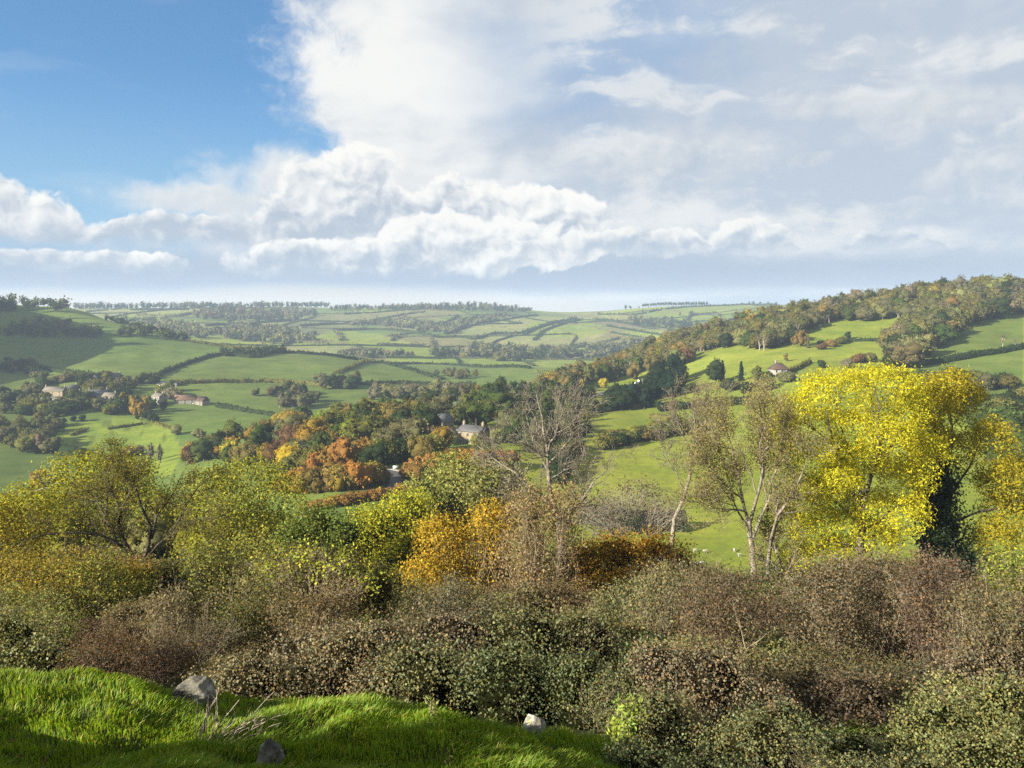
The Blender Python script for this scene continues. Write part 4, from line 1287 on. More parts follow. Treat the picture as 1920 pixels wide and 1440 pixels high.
def bush(name, label, cat, Y, lobes, colour, leaf=None, cover=2.3, gloss=False, stems='stem_red', nst=60, twig=2, core=0.55, group=None, aspect=0.75, droop=0.25, hue=0.10, var=0.35, r0=None, over=1.12, leafk=0.0029, shell=(0.74, 1.10), clump=2.2, spray=1.0):
    px0 = float(np.mean([l_[0] for l_ in lobes]))
    base = at(px0, Y)
    L = lobes_px(base, Y, lobes)
    lf = leaf or leafk * Y
    A_ = sum(math.pi * l_[2] * l_[3] for l_ in lobes)
    lfp = lf * F / Y
    n = int(cover * A_ / (lfp * lfp * aspect * 0.5))
    r_ = thing(name, label, cat, base, group=group)
    mb = MB()
    if core:  # inner lumps tinted dark: shade painted into the gaps of the bush
        for l_ in L:
            blob(mb, l_, 0.70, core, 12, 8, mat=1, rough=0.16)
        # skirt down to the ground
        for l_ in L:
            hgt = l_[2]
            if hgt > 0:
                blob(mb, (l_[0], l_[1], hgt * 0.4, l_[3] * 0.9, l_[4] * 0.9, max(hgt * 0.6, 0.05)), 0.75, core, 10, 6, mat=1, rough=0.16)
    leaves_on(mb, L, n, lf, lf * aspect, clump=lf * clump, per=10, droop=droop, hue=hue, var=var, shell=shell)
    put('foliage', mb.mesh('foliage', [M['leaf_gloss' if gloss else 'leaf'], M['leaf']]), r_, color=colour)
    if nst:
        sb = MB()
        r0 = r0 or 0.00045 * Y
        P, Rr = sticks(base, L, nst, r0=r0, over=over)
        tubes(sb, P, Rr, 3)
        if twig:
            Pt, Rt = grow(P, Rr, twig, 0.4, 1.0, (0.02 * Y, 0.045 * Y), 0.7, 0.1, 0.25, 3, 0.7)
            tubes(sb, Pt, Rt, 3)
        put('stems', sb.mesh('stems', [M[stems]]), r_)
        nsp = int(min(n * 0.35, nst * 26 * spray))
        if nsp:
            src = np.concatenate([P[:, 3:].reshape(-1, 3), Pt[:, 1:].reshape(-1, 3)]) if twig else P[:, 3:].reshape(-1, 3)
            k = rng.integers(0, len(src), nsp)
            fb = MB()
            Vs, Qs = leaf_quads(src[k] + rng.normal(size=(nsp, 3)) * lf * 0.9, unit(rng.normal(size=(nsp, 3)) + [0, 0, 0.5]), lf * rng.uniform(0.7, 1.3, nsp), lf * aspect, droop)
            fb.add(Vs, Qs, tint=leaf_tint(nsp, var, hue))
            put('leafy_sprays', fb.mesh('leafy_sprays', [M['leaf_gloss' if gloss else 'leaf']]), r_, color=colour)
    return r_


def near_tree(name, label, Y, trunk, limbs, lobes, colour, n_leaf, L, W, bark_='bark', levels=((5, 0.3, 1.0, (1.2, 2.4), 0.6, 0.2, 0.12, 5),), twig_leaf=0, leaf_spread=0.15, px=None, droop=0.3, core=0.0, clump=0.3, per=14, tw_min=0.008, hue=0.07, shell=(0.55, 1.03), nmix=0.9):
    """a tree traced limb by limb: (pixel polyline, radius start, radius end)"""
    base = at(px if px is not None else trunk[0][0][0], Y)
    r_ = thing(name, label, 'tree', base)
    tb, bb, cb = MB(), MB(), MB()
    tp = [poly3(base, Y, *trunk[:1], trunk[1:], depth=0.0)]
    tp[0][0][0] = np.array([tp[0][0][0][0], 0, -0.3])
    tubes(tb, tp[0][0][None], tp[0][1][None], 9)
    put('trunk', tb.mesh('trunk', [M[bark_]], smooth=True), r_)
    Pl, Rl = [], []
    for (pl, a, b) in limbs:
        p_, q_ = poly3(base, Y, pl, (a, b))
        Pl.append(p_); Rl.append(q_)
    Pl, Rl = np.array(Pl), np.array(Rl)
    tubes(bb, Pl, Rl, 6)
    allp = [(Pl, Rl)]
    cur = (Pl, Rl)
    for i, lv in enumerate(levels):
        cur = grow(*cur, *lv)
        Rr = np.maximum(cur[1], tw_min)
        tubes(bb, cur[0], Rr, 4 if i == 0 else 3)
        allp.append(cur)
    put('branches', bb.mesh('branches', [M[bark_]], smooth=True), r_)
    if lobes:
        Lb = lobes_px(base, Y, lobes, deep=0.9)
        if core:
            for l_ in Lb:
                blob(cb, l_, 0.6, core, 10, 7)
        leaves_on(cb, Lb, n_leaf, L, W, clump=clump, per=per, droop=droop, hue=hue, shell=shell, nmix=nmix)
    if twig_leaf:
        P3 = allp[-1][0]
        k = rng.integers(0, len(P3), twig_leaf)
        j = rng.integers(0, P3.shape[1], twig_leaf)
        V, Q = leaf_quads(P3[k, j] + rng.normal(size=(twig_leaf, 3)) * leaf_spread, rand_dirs(twig_leaf), L * rng.uniform(.6, 1.3, twig_leaf), W, droop)
        cb.add(V, Q, tint=leaf_tint(twig_leaf, 0.3))
    if cb.V:
        put('crown', cb.mesh('crown', [M['leaf_thin']]), r_, color=colour)
    return r_


YEL = (0.455, 0.425, 0.030)
near_tree('ash_tree', 'big bright yellow ash tree in full autumn leaf, standing before an ivy-clad tree', 57.0,
          ([(1607, 1104), (1612, 1030), (1618, 950)], 0.30, 0.20),
          [([(1618, 950), (1640, 870), (1690, 825), (1720, 790)], 0.14, 0.04), ([(1618, 960), (1590, 890), (1560, 830), (1545, 770)], 0.14, 0.04), ([(1615, 990), (1560, 930), (1515, 890), (1480, 850)], 0.12, 0.03),
           ([(1620, 945), (1640, 850), (1622, 770), (1610, 720)], 0.15, 0.03), ([(1616, 1000), (1680, 960), (1730, 930)], 0.10, 0.03), ([(1612, 1035), (1560, 1010), (1505, 1050)], 0.09, 0.03),
           ([(1618, 950), (1600, 850), (1570, 780), (1575, 730)], 0.12, 0.03), ([(1640, 870), (1665, 800), (1670, 730)], 0.10, 0.03), ([(1560, 830), (1520, 800), (1495, 780)], 0.08, 0.02), ([(1614, 1010), (1660, 1000), (1700, 990)], 0.08, 0.02)],
          [(1575, 738, 82, 46), (1655, 724, 78, 42), (1505, 785, 55, 46), (1590, 795, 55, 33), (1705, 770, 46, 42), (1640, 808, 60, 40), (1482, 850, 40, 46), (1548, 848, 48, 38), (1625, 862, 55, 40), (1512, 922, 46, 40), (1570, 938, 48, 36),
           (1600, 985, 66, 32), (1532, 995, 50, 38), (1503, 1050, 42, 36), (1580, 1040, 50, 28), (1668, 900, 48, 44), (1692, 960, 42, 40), (1650, 1012, 50, 28), (1618, 735, 50, 40), (1535, 755, 40, 34), (1680, 840, 50, 40), (1728, 850, 40, 45), (1600, 900, 50, 36), (1555, 890, 44, 36), (1640, 955, 50, 36), (1720, 905, 40, 40), (1465, 800, 30, 30), (1485, 985, 36, 36)],
          YEL, 54000, 0.215, 0.080, 'bark', ((7, 0.25, 1.0, (1.2, 2.4), 0.6, 0.2, 0.12, 5, 0.5), (4, 0.3, 1.0, (0.5, 1.1), 0.6, 0.15, 0.15, 4, 0.6)), clump=0.24, per=16, droop=0.45)
near_tree('ash_tree', 'golden olive ash tree whose trunk is wrapped in dark ivy', 61.0,
          ([(1785, 1110), (1780, 1000), (1772, 900)], 0.34, 0.22),
          [([(1772, 900), (1755, 820), (1742, 740)], 0.15, 0.03), ([(1772, 900), (1800, 820), (1800, 750)], 0.15, 0.03), ([(1775, 940), (1830, 870), (1860, 820)], 0.12, 0.03), ([(1778, 980), (1840, 950), (1890, 930)], 0.11, 0.03),
           ([(1785, 1050), (1840, 1040), (1900, 1020)], 0.12, 0.03), ([(1775, 930), (1730, 880), (1720, 830)], 0.10, 0.03), ([(1780, 1000), (1740, 985), (1690, 1010)], 0.10, 0.03)],
          [(1738, 742, 44, 42), (1800, 772, 56, 48), (1778, 718, 34, 26), (1852, 830, 46, 48), (1792, 850, 56, 42), (1735, 820, 40, 46), (1852, 900, 44, 38), (1885, 960, 50, 48), (1842, 1000, 46, 40), (1905, 890, 40, 40), (1830, 752, 34, 34), (1725, 885, 34, 36)],
          (0.320, 0.275, 0.026), 27000, 0.22, 0.09, 'bark_dark', ((7, 0.25, 1.0, (1.2, 2.4), 0.6, 0.2, 0.12, 5, 0.5), (3, 0.3, 1.0, (0.5, 1.1), 0.6, 0.15, 0.15, 4, 0.6)), clump=0.26, droop=0.45)
bush('ivy', 'dense dark green ivy column climbing the golden ash trunk', 'ivy', 60.3, [(1770, 900, 30, 34), (1762, 945, 40, 40), (1765, 1000, 44, 46), (1778, 1050, 46, 44), (1790, 1095, 50, 40)], (0.030, 0.048, 0.018), leaf=0.20, cover=2.6, gloss=True, nst=10, stems='bark_dark', twig=0, core=0.5)
near_tree('field_maple_tree', 'thinly leaved pale tree with several upright stems left of the yellow ash', 56.0,
          ([(1418, 1106), (1412, 1040), (1405, 985)], 0.24, 0.17),
          [([(1405, 985), (1385, 900), (1365, 840), (1350, 770)], 0.12, 0.03), ([(1405, 985), (1420, 900), (1410, 820), (1400, 745)], 0.13, 0.03), ([(1412, 1010), (1440, 930), (1455, 850), (1462, 780)], 0.12, 0.03),
           ([(1442, 1100), (1434, 1030), (1442, 960), (1475, 880), (1480, 830)], 0.17, 0.03), ([(1385, 930), (1340, 890), (1318, 850)], 0.09, 0.02), ([(1400, 960), (1350, 950), (1300, 930)], 0.08, 0.02), ([(1410, 1000), (1380, 960), (1345, 800)], 0.08, 0.02),
           ([(1480, 1100), (1462, 1040), (1458, 1000)], 0.12, 0.05), ([(1440, 960), (1430, 850), (1432, 760)], 0.09, 0.02)],
          None, (0.244, 0.211, 0.078), 0, 0.13, 0.075, 'bark_grey', ((12, 0.15, 1.0, (1.4, 3.2), 0.65, 0.15, 0.14, 6, 0.5), (8, 0.15, 1.0, (0.8, 1.8), 0.6, 0.12, 0.15, 4, 0.6), (4, 0.2, 1.0, (0.3, 0.9), 0.6, 0.1, 0.15, 3, 0.7)), twig_leaf=26000, leaf_spread=0.30, tw_min=0.010)
near_tree('dead_ash_tree', 'slender leaning bare tree rising before the bright valley field', 80.0,
          ([(1255, 1100), (1262, 990), (1280, 915), (1297, 850)], 0.26, 0.14),
          [([(1297, 850), (1318, 790), (1345, 735)], 0.12, 0.02), ([(1297, 850), (1272, 795), (1262, 750)], 0.09, 0.02), ([(1308, 820), (1296, 770), (1300, 730)], 0.08, 0.02), ([(1280, 915), (1252, 860), (1240, 830)], 0.08, 0.02), ([(1290, 870), (1330, 830), (1345, 790)], 0.08, 0.02)],
          None, (0.200, 0.163, 0.067), 0, 0.2, 0.12, 'bark_grey', ((11, 0.1, 1.0, (1.6, 3.8), 0.65, 0.15, 0.14, 6, 0.5), (8, 0.15, 1.0, (0.9, 2.0), 0.6, 0.15, 0.15, 4, 0.6), (3, 0.2, 1.0, (0.4, 1.0), 0.5, 0.15, 0.15, 3, 0.7)), twig_leaf=1000, leaf_spread=0.2, tw_min=0.013)
near_tree('dead_ash_tree', 'tall gaunt bare tree with pale crooked branches above golden shrubs', 60.0,
          ([(1066, 1115), (1052, 1030), (1036, 955), (1028, 880)], 0.30, 0.16),
          [([(1028, 880), (1026, 820), (1010, 770), (1005, 735)], 0.13, 0.02), ([(1028, 885), (1000, 830), (985, 775)], 0.10, 0.02), ([(1027, 850), (1048, 795), (1062, 745)], 0.10, 0.02), ([(1036, 950), (990, 905), (935, 880), (885, 850)], 0.10, 0.02),
           ([(1042, 985), (1090, 935), (1128, 890), (1142, 850)], 0.11, 0.02), ([(1048, 1010), (1085, 960), (1110, 910), (1088, 840), (1095, 770)], 0.11, 0.02), ([(1030, 900), (1060, 880), (1082, 872)], 0.06, 0.02), ([(1028, 870), (1075, 810), (1090, 745)], 0.09, 0.02),
           ([(1034, 940), (1000, 920), (960, 930)], 0.07, 0.02), ([(1040, 970), (1110, 985), (1130, 960)], 0.07, 0.02), ([(985, 905), (950, 860), (930, 830)], 0.06, 0.02)],
          None, (0.148, 0.126, 0.052), 0, 0.13, 0.07, 'bark_grey', ((11, 0.12, 1.0, (1.5, 3.6), 0.8, 0.08, 0.20, 6, 0.5), (7, 0.15, 1.0, (0.8, 1.9), 0.7, 0.08, 0.18, 4, 0.6), (3, 0.2, 1.0, (0.35, 0.9), 0.6, 0.1, 0.15, 3, 0.7)), twig_leaf=1800, leaf_spread=0.2, tw_min=0.011)
near_tree('willow_tree', 'spreading thinly leaved willow with dark twisting limbs', 44.0,
          ([(268, 1128), (266, 1090), (270, 1050)], 0.26, 0.18),
          [([(270, 1060), (240, 1020), (205, 990), (160, 978), (105, 985)], 0.12, 0.02), ([(195, 985), (196, 935), (180, 890), (185, 860)], 0.07, 0.015), ([(266, 1070), (234, 1010), (228, 960), (250, 930), (268, 885)], 0.11, 0.015), ([(270, 1050), (288, 1005), (268, 955), (262, 900), (270, 865)], 0.12, 0.015),
           ([(284, 1010), (292, 965), (320, 930), (338, 890)], 0.09, 0.015), ([(275, 1045), (330, 990), (345, 930), (380, 900)], 0.10, 0.015), ([(268, 1085), (330, 1055), (390, 1040), (405, 1005)], 0.10, 0.015), ([(215, 1000), (160, 955), (95, 950)], 0.07, 0.015),
           ([(228, 965), (205, 920), (215, 870)], 0.06, 0.012), ([(262, 930), (235, 900), (228, 870)], 0.05, 0.012), ([(310, 1010), (370, 970), (420, 960)], 0.06, 0.012), ([(266, 1080), (200, 1060), (150, 1030)], 0.08, 0.015)],
          None, (0.148, 0.137, 0.037), 0, 0.15, 0.06, 'bark_dark', ((9, 0.2, 1.0, (0.8, 1.9), 0.7, 0.1, 0.16, 5, 0.55), (7, 0.2, 1.0, (0.4, 1.0), 0.6, 0.05, 0.16, 4, 0.6), (3, 0.2, 1.0, (0.2, 0.5), 0.6, 0.0, 0.18, 3, 0.7)), twig_leaf=8000, leaf_spread=0.15, tw_min=0.007)

# trees in thin leaf behind the willow
bush('willow_tree', 'lime green leafy tree top showing behind the twisting willow', 'tree', 70.0, [(150, 885, 58, 30), (105, 930, 58, 36), (205, 900, 46, 36), (55, 965, 58, 36), (250, 895, 40, 28), (150, 960, 90, 50), (250, 960, 70, 50)], (0.252, 0.244, 0.030), cover=2.4, nst=50, stems='bark', core=0, twig=3)
bush('willow_tree', 'yellow-green round-headed tree between the willow and the beech hedges', 'tree', 64.0, [(395, 915, 46, 28), (455, 902, 56, 30), (525, 935, 42, 44), (430, 960, 70, 46), (495, 1000, 70, 50), (420, 1030, 80, 50)], (0.222, 0.222, 0.033), cover=2.4, nst=50, stems='bark', core=0, twig=3)
bush('willow_tree', 'yellow-olive tree at the field edge beside the willow', 'tree', 52.0, [(-30, 960, 60, 40), (45, 995, 56, 40), (0, 1050, 80, 50), (-120, 980, 80, 60)], (0.244, 0.200, 0.027), cover=2.2, nst=50, stems='bark', core=0, twig=3)
bush('hawthorn_shrub', 'low golden-olive hawthorn with orange patches under the willow', 'shrub', 30.0, [(-30, 1090, 70, 50), (50, 1090, 66, 40), (130, 1105, 66, 45), (215, 1120, 60, 46), (100, 1160, 110, 50), (-100, 1130, 80, 60)], (0.200, 0.148, 0.025), cover=2.4, nst=50, hue=0.16, core=0.4)
bush('hawthorn_shrub', 'shrub coloured near-black for the shade under the willow branches', 'shrub', 27.0, [(300, 1130, 60, 46), (380, 1140, 50, 44), (340, 1175, 80, 40), (250, 1175, 60, 40)], (0.041, 0.046, 0.016), cover=1.6, nst=80, stems='bark_dark', core=0.3)  # leaf colour darkened to stand for the shade of the hollow
bush('ash_shrub', 'bright lime-yellow leafy shrub below the orange beech hedge', 'shrub', 62.0, [(700, 985, 48, 36), (762, 970, 50, 42), (668, 1020, 42, 36), (740, 1030, 60, 38), (790, 1010, 40, 36)], (0.296, 0.296, 0.031), nst=40, stems='bark', core=0.4)
bush('sallow_tree', 'fluffy pale green tree crown below the orange beech thicket', 'tree', 100.0, [(800, 930, 44, 38), (850, 892, 50, 32), (872, 950, 60, 36), (760, 962, 40, 28)], (0.229, 0.237, 0.063), nst=30, stems='bark', core=0.5)
bush('sallow_tree', 'fluffy pale olive tree crown beside the gaunt bare tree', 'tree', 92.0, [(905, 915, 50, 36), (945, 905, 40, 30), (930, 950, 46, 36), (985, 950, 40, 40)], (0.200, 0.200, 0.063), nst=30, stems='bark', core=0.5)
bush('elder_shrub', 'mid green leafy shrub at the end of the beech hedge', 'shrub', 56.0, [(590, 985, 40, 34), (640, 1000, 42, 30), (560, 1010, 40, 30), (610, 1035, 60, 30)], (0.111, 0.141, 0.030), nst=20, core=0.4)
bush('hazel_shrub', 'golden yellow hazel shrub with many upright stems', 'shrub', 42.0, [(832, 1010, 48, 42), (800, 1075, 42, 46), (880, 1060, 60, 50), (922, 1000, 48, 44), (862, 1105, 70, 40), (925, 985, 30, 40)], (0.326, 0.222, 0.028), cover=2.3, nst=90, stems='stem_dry', core=0, over=1.25)
bush('hazel_shrub', 'dry tan hazel thicket round the foot of the gaunt bare tree', 'shrub', 40.0, [(1000, 965, 46, 46), (1040, 1015, 48, 56), (980, 1045, 50, 46), (1062, 950, 30, 44), (1010, 1095, 70, 40)], (0.222, 0.163, 0.081), cover=1.4, nst=110, twig=5, stems='stem_dry', core=0, over=1.35)
bush('field_maple_shrub', 'golden-brown leafy shrub spreading before the sheep field', 'shrub', 46.0, [(1090, 1055, 48, 36), (1160, 1045, 50, 32), (1228, 1045, 48, 36), (1266, 1062, 36, 36), (1122, 1092, 60, 36), (1205, 1090, 60, 36)], (0.237, 0.141, 0.022), cover=2.2, nst=60, stems='bark', core=0.35, hue=0.14)
bush('blackthorn_shrub', 'grey leafless thorn scrub at the hedge foot of the bright field', 'shrub', 88.0, [(1130, 965, 50, 36), (1200, 955, 50, 36), (1252, 972, 40, 30)], (0.126, 0.100, 0.063), cover=0.7, nst=200, twig=4, stems='bark_pale', core=0, over=1.3)
bush('elder_shrub', 'elder shrub with dry stems and yellow-green leaf tips', 'shrub', 20.0, [(520, 1085, 48, 36), (592, 1072, 58, 42), (662, 1085, 50, 38), (702, 1115, 40, 40), (560, 1145, 76, 50), (650, 1155, 76, 50)], (0.130, 0.115, 0.041), cover=1.8, nst=190, stems='stem_dry', core=0.25, over=1.35, hue=0.16)
bush('elder_shrub', 'sparse yellow-green elder sprays beside the dark hollow', 'shrub', 18.5, [(500, 1065, 30, 24), (560, 1058, 36, 22), (640, 1050, 36, 24), (690, 1085, 30, 28)], (0.266, 0.281, 0.044), leaf=0.07, cover=0.8, nst=50, stems='stem_dry', core=0, over=1.3)
SCRUB = [
    ('thorn_scrub', 'olive scrub bush below the golden hazel', 24.0, [(760, 1160, 60, 36), (825, 1150, 60, 36)], (0.094, 0.089, 0.037), 60, 'stem_dry'),
    ('thorn_scrub', 'dry grey-olive scrub bush below the tan hazel', 26.0, [(920, 1158, 70, 36), (990, 1140, 60, 36), (860, 1140, 50, 30)], (0.125, 0.107, 0.053), 120, 'stem_dry'),
    ('thorn_scrub', 'brownish scrub bush beneath the golden-brown shrub', 26.0, [(1090, 1155, 70, 36), (1040, 1140, 50, 30)], (0.120, 0.084, 0.044), 120, 'stem_red'),
    ('sallow_shrub', 'grey-green mounded shrub with fine upright shoots', 22.0, [(1190, 1165, 70, 46), (1252, 1185, 60, 46), (1130, 1185, 50, 36)], (0.146, 0.142, 0.064), 130, 'stem_dry'),
    ('elder_shrub', 'green shrub at the foot of the thinly leaved pale tree', 33.0, [(1340, 1095, 50, 28), (1395, 1110, 50, 28), (1450, 1115, 50, 26)], (0.089, 0.110, 0.036), 40, 'bark'),
    ('hawthorn_shrub', 'mixed green and russet shrub beneath the yellow ash', 36.0, [(1500, 1112, 56, 26), (1570, 1110, 60, 26), (1650, 1090, 60, 30), (1720, 1080, 50, 30)], (0.125, 0.107, 0.046), 80, 'stem_red'),
    ('thorn_scrub', 'olive scrub bush between the willow and the elder', 28.0, [(440, 1095, 56, 36), (470, 1150, 60, 46)], (0.120, 0.115, 0.040), 80, 'stem_dry'),
    ('sallow_shrub', 'fresh green leafy shrub beside the ivied tree', 34.0, [(1905, 1100, 50, 50), (1880, 1160, 46, 46), (1950, 1130, 60, 60)], (0.209, 0.235, 0.044), 30, 'bark'),
]
for nm, lb, Yv, lo, co, ns, stm in SCRUB:
    bush(nm, lb, 'shrub', Yv, lo, co, nst=ns, stems=stm, core=0.35, over=1.3, cover=2.0)
THICK = [
    ('hawthorn_shrub', 'dark red-brown hawthorn thicket with bare tips above the brambles', 17.0, [(1432, 1175, 86, 54), (1382, 1232, 76, 56), (1500, 1222, 86, 56)], (0.112, 0.085, 0.054), 210, 'stem_red'),
    ('blackthorn_shrub', 'dense grey-brown twiggy thicket below the yellow ash', 19.0, [(1582, 1135, 86, 46), (1668, 1135, 86, 50), (1622, 1200, 90, 56)], (0.135, 0.112, 0.059), 260, 'stem_dry'),
    ('hawthorn_shrub', 'russet-brown hawthorn thicket below the ivied tree', 16.0, [(1762, 1155, 76, 66), (1702, 1222, 76, 56), (1802, 1222, 66, 56)], (0.128, 0.088, 0.061), 220, 'stem_red'),
    ('blackthorn_shrub', 'pale dry-stemmed scrub on the shoulder of the hollow', 23.0, [(1270, 1135, 56, 40), (1325, 1128, 50, 36)], (0.144, 0.122, 0.059), 140, 'stem_dry'),
    ('hawthorn_shrub', 'low olive-brown scrub inside the bramble hollow', 12.5, [(1560, 1285, 100, 40), (1680, 1290, 80, 44)], (0.109, 0.095, 0.040), 120, 'stem_dry'),
    ('dog_rose_shrub', 'reddish dry rose scrub behind the lichened boulder', 12.0, [(222, 1240, 76, 40), (168, 1252, 56, 32), (300, 1262, 56, 28)], (0.109, 0.074, 0.046), 150, 'stem_red'),
    ('elder_shrub', 'leafy yellow-green sprays above the grass bank', 15.0, [(28, 1185, 56, 36), (108, 1195, 46, 36), (-40, 1190, 50, 40)], (0.162, 0.172, 0.050), 90, 'stem_dry'),
    ('thorn_scrub', 'thorny scrub with arching bare canes over the dark hollow', 14.0, [(330, 1215, 50, 24), (410, 1210, 40, 26)], (0.090, 0.077, 0.040), 110, 'stem_dry'),
]
for nm, lb, Yv, lo, co, ns, stm in THICK:
    lo = [(a_, b_ - (26 if Yv > 14 else 8), c_ * rng.uniform(0.85, 1.1), d_ * rng.uniform(1.0, 1.3)) for a_, b_, c_, d_ in lo]
    bush(nm, lb, 'shrub', Yv, lo, co, nst=int(ns * 0.7), twig=6, stems=stm, core=0, over=1.65, cover=1.25, hue=0.14, leafk=0.0027)
BRAM = [
    (11.0, [(480, 1275, 78, 50), (420, 1292, 60, 36), (560, 1292, 78, 42)], 'beside the lichened boulder'),
    (11.0, [(640, 1262, 86, 56), (722, 1292, 78, 46)], 'between the lichened boulder and the grassy hummock'),
    (11.5, [(800, 1245, 96, 56), (862, 1292, 78, 46)], 'directly behind the grassy hummock'),
    (11.0, [(950, 1262, 88, 56), (1010, 1312, 78, 46)], 'behind the small white-spotted boulder'),
    (10.5, [(1092, 1295, 76, 62), (1125, 1340, 56, 46)], 'at the end of the grass bank'),
    (14.0, [(700, 1205, 88, 36), (842, 1195, 78, 36), (590, 1215, 70, 36)], 'in the rank behind, under the elder'),
    (14.0, [(980, 1205, 96, 40), (1100, 1220, 68, 40)], 'in the rank behind, under the tan hazel'),
    (8.0, [(1240, 1375, 78, 56), (1335, 1402, 86, 56), (1200, 1425, 56, 36)], 'past the end of the grass bank, low and dense'),
    (9.2, [(1332, 1292, 86, 56), (1422, 1335, 78, 56), (1252, 1285, 56, 46)], 'below the red-brown hawthorn'),
    (7.5, [(1482, 1425, 86, 44), (1600, 1442, 90, 40)], 'on the near rim of the hollow'),
    (8.2, [(1762, 1372, 96, 62), (1882, 1335, 76, 66), (1702, 1432, 76, 46)], 'on the near side of the russet thicket'),
    (7.0, [(1850, 1440, 110, 50), (1960, 1420, 80, 70)], 'lowest on the slope beside the hollow'),
    (11.0, [(1832, 1255, 86, 52), (1902, 1235, 70, 66)], 'climbing over tall dry stems'),
    (12.0, [(58, 1238, 76, 36), (-40, 1225, 76, 46)], 'along the lip of the grass bank under leafy sprays'),
    (6.2, [(1200, 1450, 80, 46), (1330, 1465, 80, 40)], 'at the very foot of the bank end'),
    (6.0, [(1480, 1470, 90, 44), (1610, 1480, 90, 44), (1720, 1470, 70, 44)], 'filling the near corner of the hollow'),
    (10.5, [(1180, 1300, 56, 56), (1220, 1250, 50, 40)], 'joining the bank brambles to the hollow'),
]
BCOL = [((0.160, 0.133, 0.067), 'tan-brown'), ((0.125, 0.125, 0.049), 'olive-green'), ((0.084, 0.097, 0.036), 'dark green'), ((0.141, 0.113, 0.064), 'brownish'), ((0.134, 0.138, 0.046), 'mid green')]
BPICK = [0, 0, 1, 2, 2, 3, 1, 1, 3, 2, 4, 4, 3, 4, 2, 1, 2]
for (Yv, lo, wh), bi in zip(BRAM, BPICK):
    bcol, bword = BCOL[bi]
    bush('bramble_bush', f'{bword} bramble mound {wh}', 'bramble', Yv, lo, bcol, gloss=True, nst=72, twig=3, stems='stem_red', core=0.12, over=1.4, cover=1.85, hue=0.14, var=0.34, leafk=0.0031, aspect=0.8, group='bramble mounds')

# tall pale dry stems standing out of the thicket on the right
def dead_stem(label, Y, lines, r0):
    base = at(lines[0][0][0], Y)
    r_ = thing('dead_sapling', label, 'sapling', base, group='dead saplings in the thicket')
    mb = MB()
    P = np.array([poly3(base, Y, ln, (r0, r0 * 0.35), depth=0.05)[0] for ln in lines])
    Rr = np.tile(np.linspace(r0, r0 * 0.35, 7), (len(lines), 1))
    tubes(mb, P[:1], Rr[:1], 5)
    put('stem', mb.mesh('stem', [M['stem_dry']], smooth=True), r_)
    sb = MB()
    if len(lines) > 1:
        tubes(sb, P[1:], Rr[1:] * 0.7, 4)
    Pt, Rt = grow(P, Rr, 5, 0.3, 1.0, (0.012 * Y, 0.03 * Y), 0.7, 0.2, 0.15, 4, 0.6)
    tubes(sb, Pt, Rt, 3)
    put('side_shoots', sb.mesh('side_shoots', [M['stem_dry']]), r_)


dead_stem('forked pale dry stem standing above the russet thicket', 12.0, [[(1815, 1290), (1808, 1210), (1805, 1140)], [(1808, 1215), (1830, 1180), (1845, 1150)], [(1806, 1180), (1825, 1160), (1840, 1152)]], 0.016)
dead_stem('bare upright dry stem among the climbing brambles', 10.0, [[(1845, 1430), (1850, 1330), (1848, 1230)], [(1850, 1330), (1862, 1280), (1870, 1250)]], 0.009)
dead_stem('tall thin dry stem at the frame of the ivied tree', 13.0, [[(1860, 1250), (1862, 1150), (1855, 1060)]], 0.010)
dead_stem('slanting pale dry stem over the red-brown hawthorn', 12.0, [[(1370, 1290), (1400, 1220), (1440, 1190)], [(1400, 1220), (1385, 1170), (1375, 1130)]], 0.011)
dead_stem('thin grey dry stem leaning out of the near rim brambles', 8.5, [[(1450, 1340), (1455, 1400), (1460, 1440)], [(1455, 1390), (1470, 1350), (1475, 1320)]], 0.006)


# ------------------------------------------------------------------ scrub covering the rest of the slope: patterned bushes, each a thing
def scrub_pattern(stems_mat, gloss, nst, leaf, cover, core):
    L = []
    for k in range(6):
        a = rng.uniform(0, 6.28); r_ = rng.uniform(0.15, 0.85); s_ = rng.uniform(0.18, 0.45)
        L.append((math.cos(a) * r_, math.sin(a) * r_, rng.uniform(0.35, 0.75), s_ * 1.2, s_ * 1.2, s_ * 0.8))
    L.append((0, 0, 0.35, 0.75, 0.75, 0.4))
    L = np.array(L)
    mb = MB()
    for l_ in L:
        blob(mb, l_, 0.66, core, 10, 6, mat=1, rough=0.15)  # dark-tinted core paints shade between the leaves
    leaves_on(mb, L, int(cover), leaf, leaf * 0.7, clump=leaf * 1.6, per=9, droop=0.2, hue=0.12, var=0.4, shell=(0.75, 1.1))
    sb = MB()
    P, Rr = sticks(None, L, nst, r0=0.010, over=1.5)
    tubes(sb, P, Rr, 3)
    Pt, Rt = grow(P, Rr, 4, 0.35, 1.0, (0.2, 0.5), 0.6, 0.1, 0.2, 3, 0.7)
    tubes(sb, Pt, Rt, 3)
    src = np.concatenate([P[:, 3:].reshape(-1, 3), Pt[:, 1:].reshape(-1, 3)])
    nsp = 1600
    k = rng.integers(0, len(src), nsp)
    Vs, Qs = leaf_quads(src[k] + rng.normal(size=(nsp, 3)) * leaf, unit(rng.normal(size=(nsp, 3)) + [0, 0, 0.5]), leaf * rng.uniform(0.7, 1.3, nsp), leaf * 0.7, 0.2)
    mb.add(Vs, Qs, tint=leaf_tint(nsp, 0.4, 0.12))
    return mb.mesh('foliage', [M['leaf_gloss' if gloss else 'leaf'], M['leaf']]), sb.mesh('stems', [M[stems_mat]])


